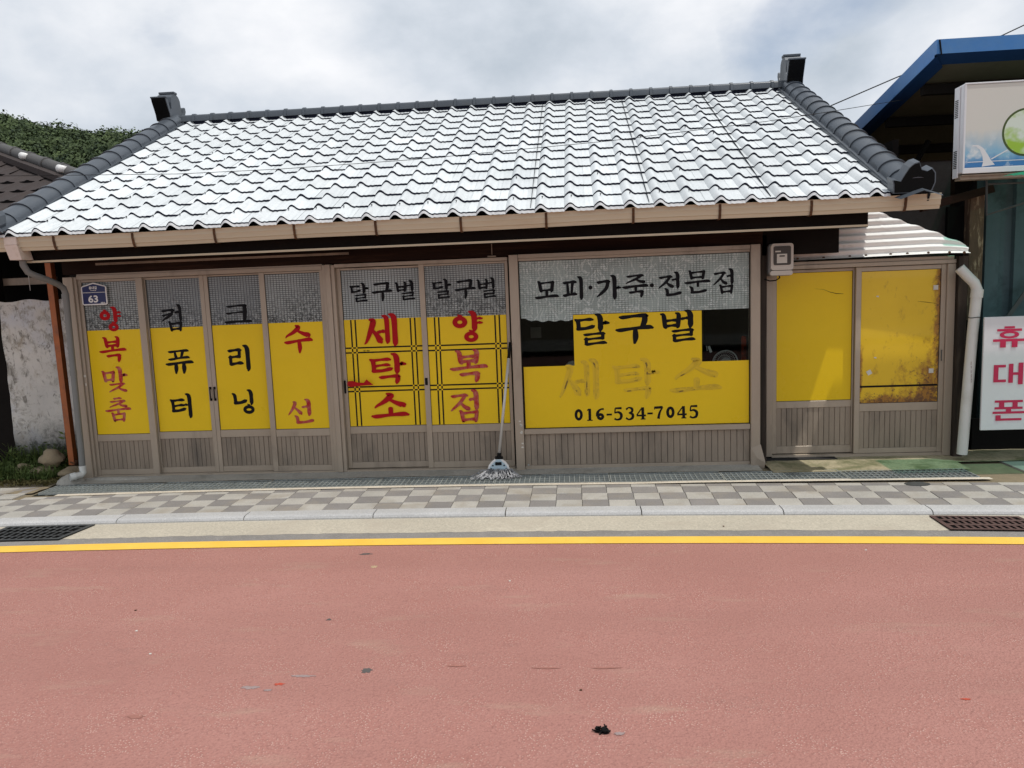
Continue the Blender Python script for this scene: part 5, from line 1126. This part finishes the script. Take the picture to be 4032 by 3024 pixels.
# roof: blue fascia, soffit
zf0, zf1 = 3.475, 3.594
def sh(y): return -.160*(y-7.10)
b = MB(); b.box((3.183, 7.10, zf0), (9.0, 7.14, zf1)); b.build('front_fascia', 'blue_flashing', rn)
b = MB(); b.add([(3.183, 7.14, zf0-.02), (3.183, 7.14, zf1), (3.183, 11.0, zf1+sh(11.0)), (3.183, 11.0, zf0-.02+sh(11.0)), (3.223, 7.14, zf0-.02), (3.223, 7.14, zf1), (3.223, 11.0, zf1+sh(11.0)), (3.223, 11.0, zf0-.02+sh(11.0))], [(0, 1, 2, 3), (4, 7, 6, 5), (0, 3, 7, 4), (1, 5, 6, 2)]); b.build('side_fascia', 'blue_flashing', rn)
b = MB(); b.add([(3.183, 7.099, zf0), (9, 7.099, zf0), (9, 7.22, zf0-.06), (3.243, 7.22, zf0-.06)], [(0, 1, 2, 3)]); b.add([(3.183, 7.10, zf0-.02), (3.30, 7.24, zf0-.075), (3.30, 11.0, zf0-.075+sh(11.0)), (3.183, 11.0, zf0-.02+sh(11.0))], [(0, 1, 2, 3)]); b.build('fascia_underside', 'blue_under', rn)
b = MB(); b.add([(3.223, 7.14, zf1-.004), (9, 7.14, zf1-.004), (9, 11.0, zf1+sh(11.0)-.004), (3.223, 11.0, zf1+sh(11.0)-.004)], [(0, 1, 2, 3)]); b.build('roof_sheet', 'blue_flashing', rn)
b = MB(); b.add([(3.30, 7.22, zf0-.05), (9, 7.22, zf0-.05), (9, 11.0, zf0-.05+sh(11.0)), (3.30, 11.0, zf0-.05+sh(11.0))], [(0, 1, 2, 3)]); b.build('soffit', 'soffit_board', rn)
for y0 in (7.6, 8.4, 9.3):
    b = MB(); b.box((3.30, y0, zf0-.14+sh(y0)), (9, y0+.07, zf0-.055+sh(y0))); b.build('purlin', 'black_wood', rn)
b = MB(); b.tube([(3.203, 7.095, zf1-.005), (3.218, 7.09, zf0-.01)], .006, 6); b.build('corner_seam', 'black_wood', rn)
b = MB(); b.box((3.0, 10.9, 0), (9, 11.0, 3.4)); b.box((3.0, 7.5, 0), (3.05, 10.9, 2.85)); b.build('back_wall', 'black_wood', rn)
for i in range(4):
    b = MB(); b.tube([(3.3+i*.35, 8.8, 2.0), (3.8+i*.4, 8.6, 3.0)], .03, 6); b.build('brace', 'black_wood', rn)
# wall behind the awning: dark boards and a peeling post
b = MB(); 
for i in range(8):
    bb = MB(); x = 2.80+i*.085; bb.box((x, 7.32+.01*(i % 2), 1.7), (x+.08, 7.34+.01*(i % 2), 2.62)); bb.build('wall_board', 'dark_wood', rn)
b = MB(); b.obox((3.555, 7.14, 1.75), (.058, 0, 0), (0, .05, 0), (0, 0, .55)); b.build('peeling_post', 'rust_wood', rn)
b = MB(); b.obox((3.38, 7.10, 2.26), (.30, 0, .07), (0, .03, 0), (-.01, 0, .032)); b.build('cross_timber', 'dark_wood', rn)
b = MB(); b.box((3.36, 7.20, 0), (3.66, 7.24, 2.2)); b.build('dark_board', 'black_void', rn)
n = 26; b = MB(); xs = np.linspace(3.62, 6.2, 220)
b.grid(lambda x, z: (x, 7.22-.018*(1 if (x*4.2) % 1 > .5 else -1), z), xs, [.25, 2.7]); b.build('metal_wall', 'neighbour_steel', rn)
b = MB(); b.box((3.62, 7.18, 0), (6.2, 7.20, .30)); b.build('wall_foot', 'black_void', rn)
b = MB(); b.obox((3.95, 7.12, 1.35), (.17, 0, .26), (0, .006, 0), (-.014, 0, .010)); b.build('diagonal_stay', 'iron_dark', rn)
b = MB(); b.tube([tuple(at(3885, 700, 6.66)), tuple(at(3885, 846, 6.66)), tuple(at(4060, 790, 6.66))], .010, 6); b.tube([tuple(at(3885, 725, 6.66)), tuple(at(4060, 718, 6.66))], .008, 6); b.build('sign_bracket', 'iron_dark', rn)
# green translucent canopy (front edge low, rising to the wall)
b = MB(); xs = np.linspace(3.46, 7.5, 90)
b.grid(lambda x, v: (x, 5.98+.48*v, 2.345+.02*v+.008*math.sin(x*2*math.pi/.075)), list(np.linspace(3.42, 7.5, 240)), [0, 1]); b.build('green_canopy', 'green_translucent_sheet', rn)
b = MB(); b.tube([(3.44, 5.985, 2.328), (7.5, 5.985, 2.328)], .007, 6); b.build('canopy_rail', 'iron_dark', rn)
b = MB(); b.grid(lambda x, v: (x, 6.80+.42*v, 2.60+.06*v+.008*math.sin(x*2*math.pi/.075)), list(np.linspace(3.46, 7.0, 220)), [0, 1]); b.build('added_green_panel', 'green_translucent_sheet', rn)  # unseen second sheet behind the sign, added to tint the awning's sunlight green
# light box sign
lb = thing('lightbox_sign', (4.3, 6.7, 2.40), 'white illuminated sign box with lime ball print at the upper right', 'sign')
SY = 6.50; K = SY/5.95
def kx(x): return x*K
def kz(z): return CAM_Z+(z-CAM_Z)*K
b = MB(); b.box((kx(2.865), SY, kz(2.335)), (kx(5.2), SY+.14, kz(2.962)), ch=.008); b.build('casing', 'sign_white', lb)
b = MB(); b.box((kx(2.865)-.010, SY+.05, kz(2.31)), (kx(2.865)-.001, SY+.13, kz(2.955)), ch=.002); b.build('side_cover', 'sign_white', lb)
b = MB(); b.box((kx(2.880), SY-.006, kz(2.372)), (kx(5.19), SY-.001, kz(2.950)), ch=.002); b.build('face', 'lightbox_print', lb)
for (x0, x1, z0, z1) in ((2.865, 5.2, 2.331, 2.368), (2.865, 5.2, 2.952, 2.963), (2.865, 2.879, 2.3685, 2.9515)):
    b = MB(); b.box((kx(x0), SY-.012, kz(z0)), (kx(x1), SY-.001, kz(z1)), ch=.002); b.build('trim', 'sign_white', lb)
for z0 in (2.38, 2.74):
    for k in range(10): b = MB(); b.box((kx(2.865)-.0125, SY+.065, kz(z0+k*.013)), (kx(2.865)-.0095, SY+.115, kz(z0+k*.013+.006))); b.build('vent_slot', 'black_void', lb)
cc_ = Vector((kx(3.30), SY-.0066, kz(2.603)))
b = MB(); b.prism([(cc_.x+.184*math.cos(a*math.pi/24), cc_.y, cc_.z+.184*math.sin(a*math.pi/24)) for a in range(48)], (0, .0006, 0)); b.build('ball_outline', 'forest_leaves', lb)
b = MB(); b.prism([(cc_.x+.168*math.cos(a*math.pi/24), cc_.y-.0008, cc_.z+.168*math.sin(a*math.pi/24)) for a in range(48)], (0, .0006, 0)); b.build('ball_print', 'print_lime_ball', lb)
l_ = [(2.93, 2.530, .004), (2.965, 2.528, .008), (2.995, 2.505, .012), (3.02, 2.46, .018), (3.035, 2.42, .026), (3.045, 2.385, .045)]
b = MB(); b.add([(kx(x-w_), SY-.0066, kz(z-.01)) for x, z, w_ in l_]+[(kx(x+w_), SY-.0066, kz(z)) for x, z, w_ in l_], [(i, i+1, 7+i, 6+i) for i in range(5)]); b.build('splash_print', 'sign_white', lb)
b = MB(); b.box((kx(2.90), SY-.0068, kz(2.408)), (kx(3.6), SY-.0062, kz(2.413))); b.obox((kx(3.12), SY-.0066, kz(2.455)), (.06, 0, .032), (0, .0003, 0), (-.002, 0, .004)); b.build('streak_print', 'sign_white', lb)
b = MB(); b.box((kx(2.87), SY+.01, kz(2.315)), (kx(5.2), SY+.03, kz(2.325))); b.box((kx(2.87), SY+.03, kz(2.20)+.1), (kx(5.2), SY+.12, kz(2.325))); b.build('hanger_rail', 'aluminium_dull', lb)

# phone shop board
bd = thing('phone_shop_board', (3.9, 6.70, .29), 'white standing board with big magenta Korean letters at the right edge', 'sign board')
b = MB(); b.box((3.448, 6.70, .285), (4.35, 6.72, 1.243), ch=.003); b.build('panel', 'sign_white', bd)
def gothic(strokes, cx, cz, W, H, y):
    b = MB()
    for i, s in enumerate(strokes):
        yy = y-.0003*(i % 7)
        if s[0] == 'O':
            _, ox, oy, rx, ry, w_ = s; n = 28
            vs = [(cx+(ox+rx*math.cos(2*math.pi*i/n)-50)/100*W, yy, cz-(oy+ry*math.sin(2*math.pi*i/n)-50)/100*H) for i in range(n)]+[(cx+(ox+(rx-w_)*math.cos(2*math.pi*i/n)-50)/100*W, yy, cz-(oy+(ry-w_*.8)*math.sin(2*math.pi*i/n)-50)/100*H) for i in range(n)]
            b.add(vs, [(i, (i+1) % n, n+(i+1) % n, n+i) for i in range(n)])
        else:
            x0, y0, x1, y1 = s; b.box((cx+(x0-50)/100*W, yy, cz-(y1-50)/100*H), (cx+(x1-50)/100*W, yy+.0003, cz-(y0-50)/100*H))
    return b
HY = [(34, 0, 66, 10), (12, 12, 88, 23), ('O', 50, 40, 30, 18, 13), (0, 60, 100, 72), (22, 72, 40, 100), (58, 72, 76, 100)]
DAE = [(0, 8, 40, 20), (0, 8, 16, 88), (0, 76, 42, 88), (50, 4, 65, 92), (65, 44, 82, 56), (82, 0, 98, 100)]
PON = [(6, 0, 94, 11), (20, 11, 36, 33), (62, 11, 78, 33), (6, 33, 94, 44), (42, 44, 58, 55), (0, 55, 100, 66), (10, 73, 26, 100), (10, 89, 92, 100)]
for st, (u0, v0, u1, v1) in ((HY, (3915, 1287, 4032, 1365)), (DAE, (3916, 1431, 4025, 1512)), (PON, (3912, 1577, 4028, 1654))):
    c = at((u0+u1)/2, (v0+v1)/2, 6.70); gothic(st, c.x, c.z, (u1-u0)*6.7/3028*1.0, (v1-v0)*6.7/3028*1.02, 6.6965).build('lettering', 'sign_magenta', bd)
# white drain pipe
pts = [(3.30, 6.84, 1.66), (3.36, 6.82, 1.585), (3.405, 6.80, 1.53), (3.43, 6.80, 1.47), (3.425, 6.80, 1.40), (3.405, 6.80, 1.1), (3.352, 6.80, .06)]
b = MB(); b.tube(pts, .0425, 18); b.tube([(3.432, 6.80, 1.475), (3.427, 6.80, 1.405)], .048, 18); wp = b.build('drain_pipe', 'pvc_white', smooth='auto', label='white plastic drain pipe with an elbow beside the side doors', category='pipe')
b = MB(); b.tube([(3.415+.047*math.cos(a*math.pi/8), 6.80+.047*math.sin(a*math.pi/8), 1.24+.003*math.cos(a)) for a in range(17)], .003, 5); b.build('wire_tie', 'wire_black', wp)
o = text_mesh('KS M 3404  VG2  100  PVC', .016, 'stain_ash', wp, (0, 0), y=0, bold=.0001); o.rotation_euler = (0, R(-92), 0)
o.location = Vector((3.385, 6.7565, .78))-WL[wp]; o.data.transform(Matrix.Translation((WL[wp])))

# ------------------------------------------------------------------ overhead wires
def wire(name, pts, r, label):
    b = MB(); P = [Vector(p) for p in pts]; Q = []
    for i in range(len(P)-1):
        for j in range(6): Q.append(P[i].lerp(P[i+1], j/6))
    Q.append(P[-1]); b.tube(Q, r, 5); b.build(name, 'wire_black', label=label, category='wire')
wire('overhead_wire', [at(-900, 688, 5.8), at(0, 693, 5.8), at(700, 685, 5.8), at(1100, 666, 5.8), at(1635, 628, 5.8), at(2400, 555, 5.8), at(3017, 478, 5.8), at(3253, 442, 5.8), at(3400, 418, 6.2), at(3556, 393, 3.175/ (ray(3556, 393).x/ray(3556, 393).y))], .0022, 'thin dark wire strung low across the front of the white roof')
wire('overhead_wire', [at(3180, 455, 14), at(3240, 430, 14), at(3530, 305, 14), at(3945, 140, 14), at(4200, 20, 14)], .010, 'thin wire against the sky rising behind the blue edged roof')

# ------------------------------------------------------------------ wooded hill
hx = np.linspace(-330, 60, 80)
def ridge(x): return float(np.interp(x, [-330, -230, -190, -160, -148, -138, -128, -121, -114, -108, -95, -70, -40, 0, 60], [46, 58, 60, 56, 51.4, 49.2, 46.4, 46.6, 45.4, 44.6, 41.5, 33, 22, 12, 5]))
b = MB(); b.grid(lambda x, t: (x, 110+100*t, -1+(ridge(x)-3)*math.sin(min(1, t)*math.pi/2)**1.15), list(hx), [i/20 for i in range(21)]); b.grid(lambda x, t: (x, 210+60*t, -1+(ridge(x)-3)*math.cos(t*math.pi/2)), list(hx), [i/6 for i in range(7)]); b.build('hill', 'forest_leaves', kind='structure', smooth=True)
def forest():
    V = []; Fc = []; base = 0
    nT = 2600
    tx = rng.uniform(-215, -85, nT); tt = rng.uniform(.42, 1.03, nT)**.8
    for i in range(nT):
        x = tx[i]; t = min(tt[i], 1.02); y = 110+100*t
        z = -1+(ridge(x)-3)*math.sin(min(1, t)*math.pi/2)**1.15
        R_ = rng.uniform(1.3, 3.6)*(1.35 if rng.random() < .1 else 1); nL = 170
        d = rng.normal(size=(nL, 3)); d /= np.linalg.norm(d, axis=1)[:, None]
        d[:, 2] = np.abs(d[:, 2])*1.0-.15
        rad = R_*(.72+.30*rng.random(nL))*(1+.22*np.sin(d[:, 0]*5+i)*np.cos(d[:, 1]*4+i*2)+.15*np.sin(d[:, 2]*7+i))
        c = np.array([x, y, z+R_*.75])+d*rad[:, None]*np.array([1, 1, .85])
        s = rng.uniform(.13, .40, nL)
        a = rng.normal(size=(nL, 3)); a -= d*(a*d).sum(1)[:, None]*.6; a /= np.linalg.norm(a, axis=1)[:, None]; bb = np.cross(d, a); bb /= np.linalg.norm(bb, axis=1)[:, None]
        a *= s[:, None]; bb *= s[:, None]
        q = np.stack([c-a-bb*.6, c+a*.8-bb*.7, c+a+bb*.6, c-a*.7+bb*.8], 1).reshape(-1, 3)
        V.append(q)
    V = np.concatenate(V); n = len(V)//4
    me = bpy.data.meshes.new('forest'); me.vertices.add(len(V)); me.vertices.foreach_set('co', V.ravel().astype(np.float32))
    me.loops.add(n*4); me.loops.foreach_set('vertex_index', np.arange(n*4, dtype=np.int32)); me.polygons.add(n); me.polygons.foreach_set('loop_start', np.arange(0, n*4, 4, dtype=np.int32)); me.polygons.foreach_set('loop_total', np.full(n, 4, dtype=np.int32)); me.update(); me.validate()
    me.materials.append(MATS['forest_leaves']); o = bpy.data.objects.new('hillside_forest', me); col.objects.link(o); tag(o, 'dense green broadleaf wood covering the hill at the upper left', 'forest', kind='stuff')
forest()
print('objects', len(bpy.data.objects), 'tris', sum(len(m_.loops) for m_ in bpy.data.meshes))
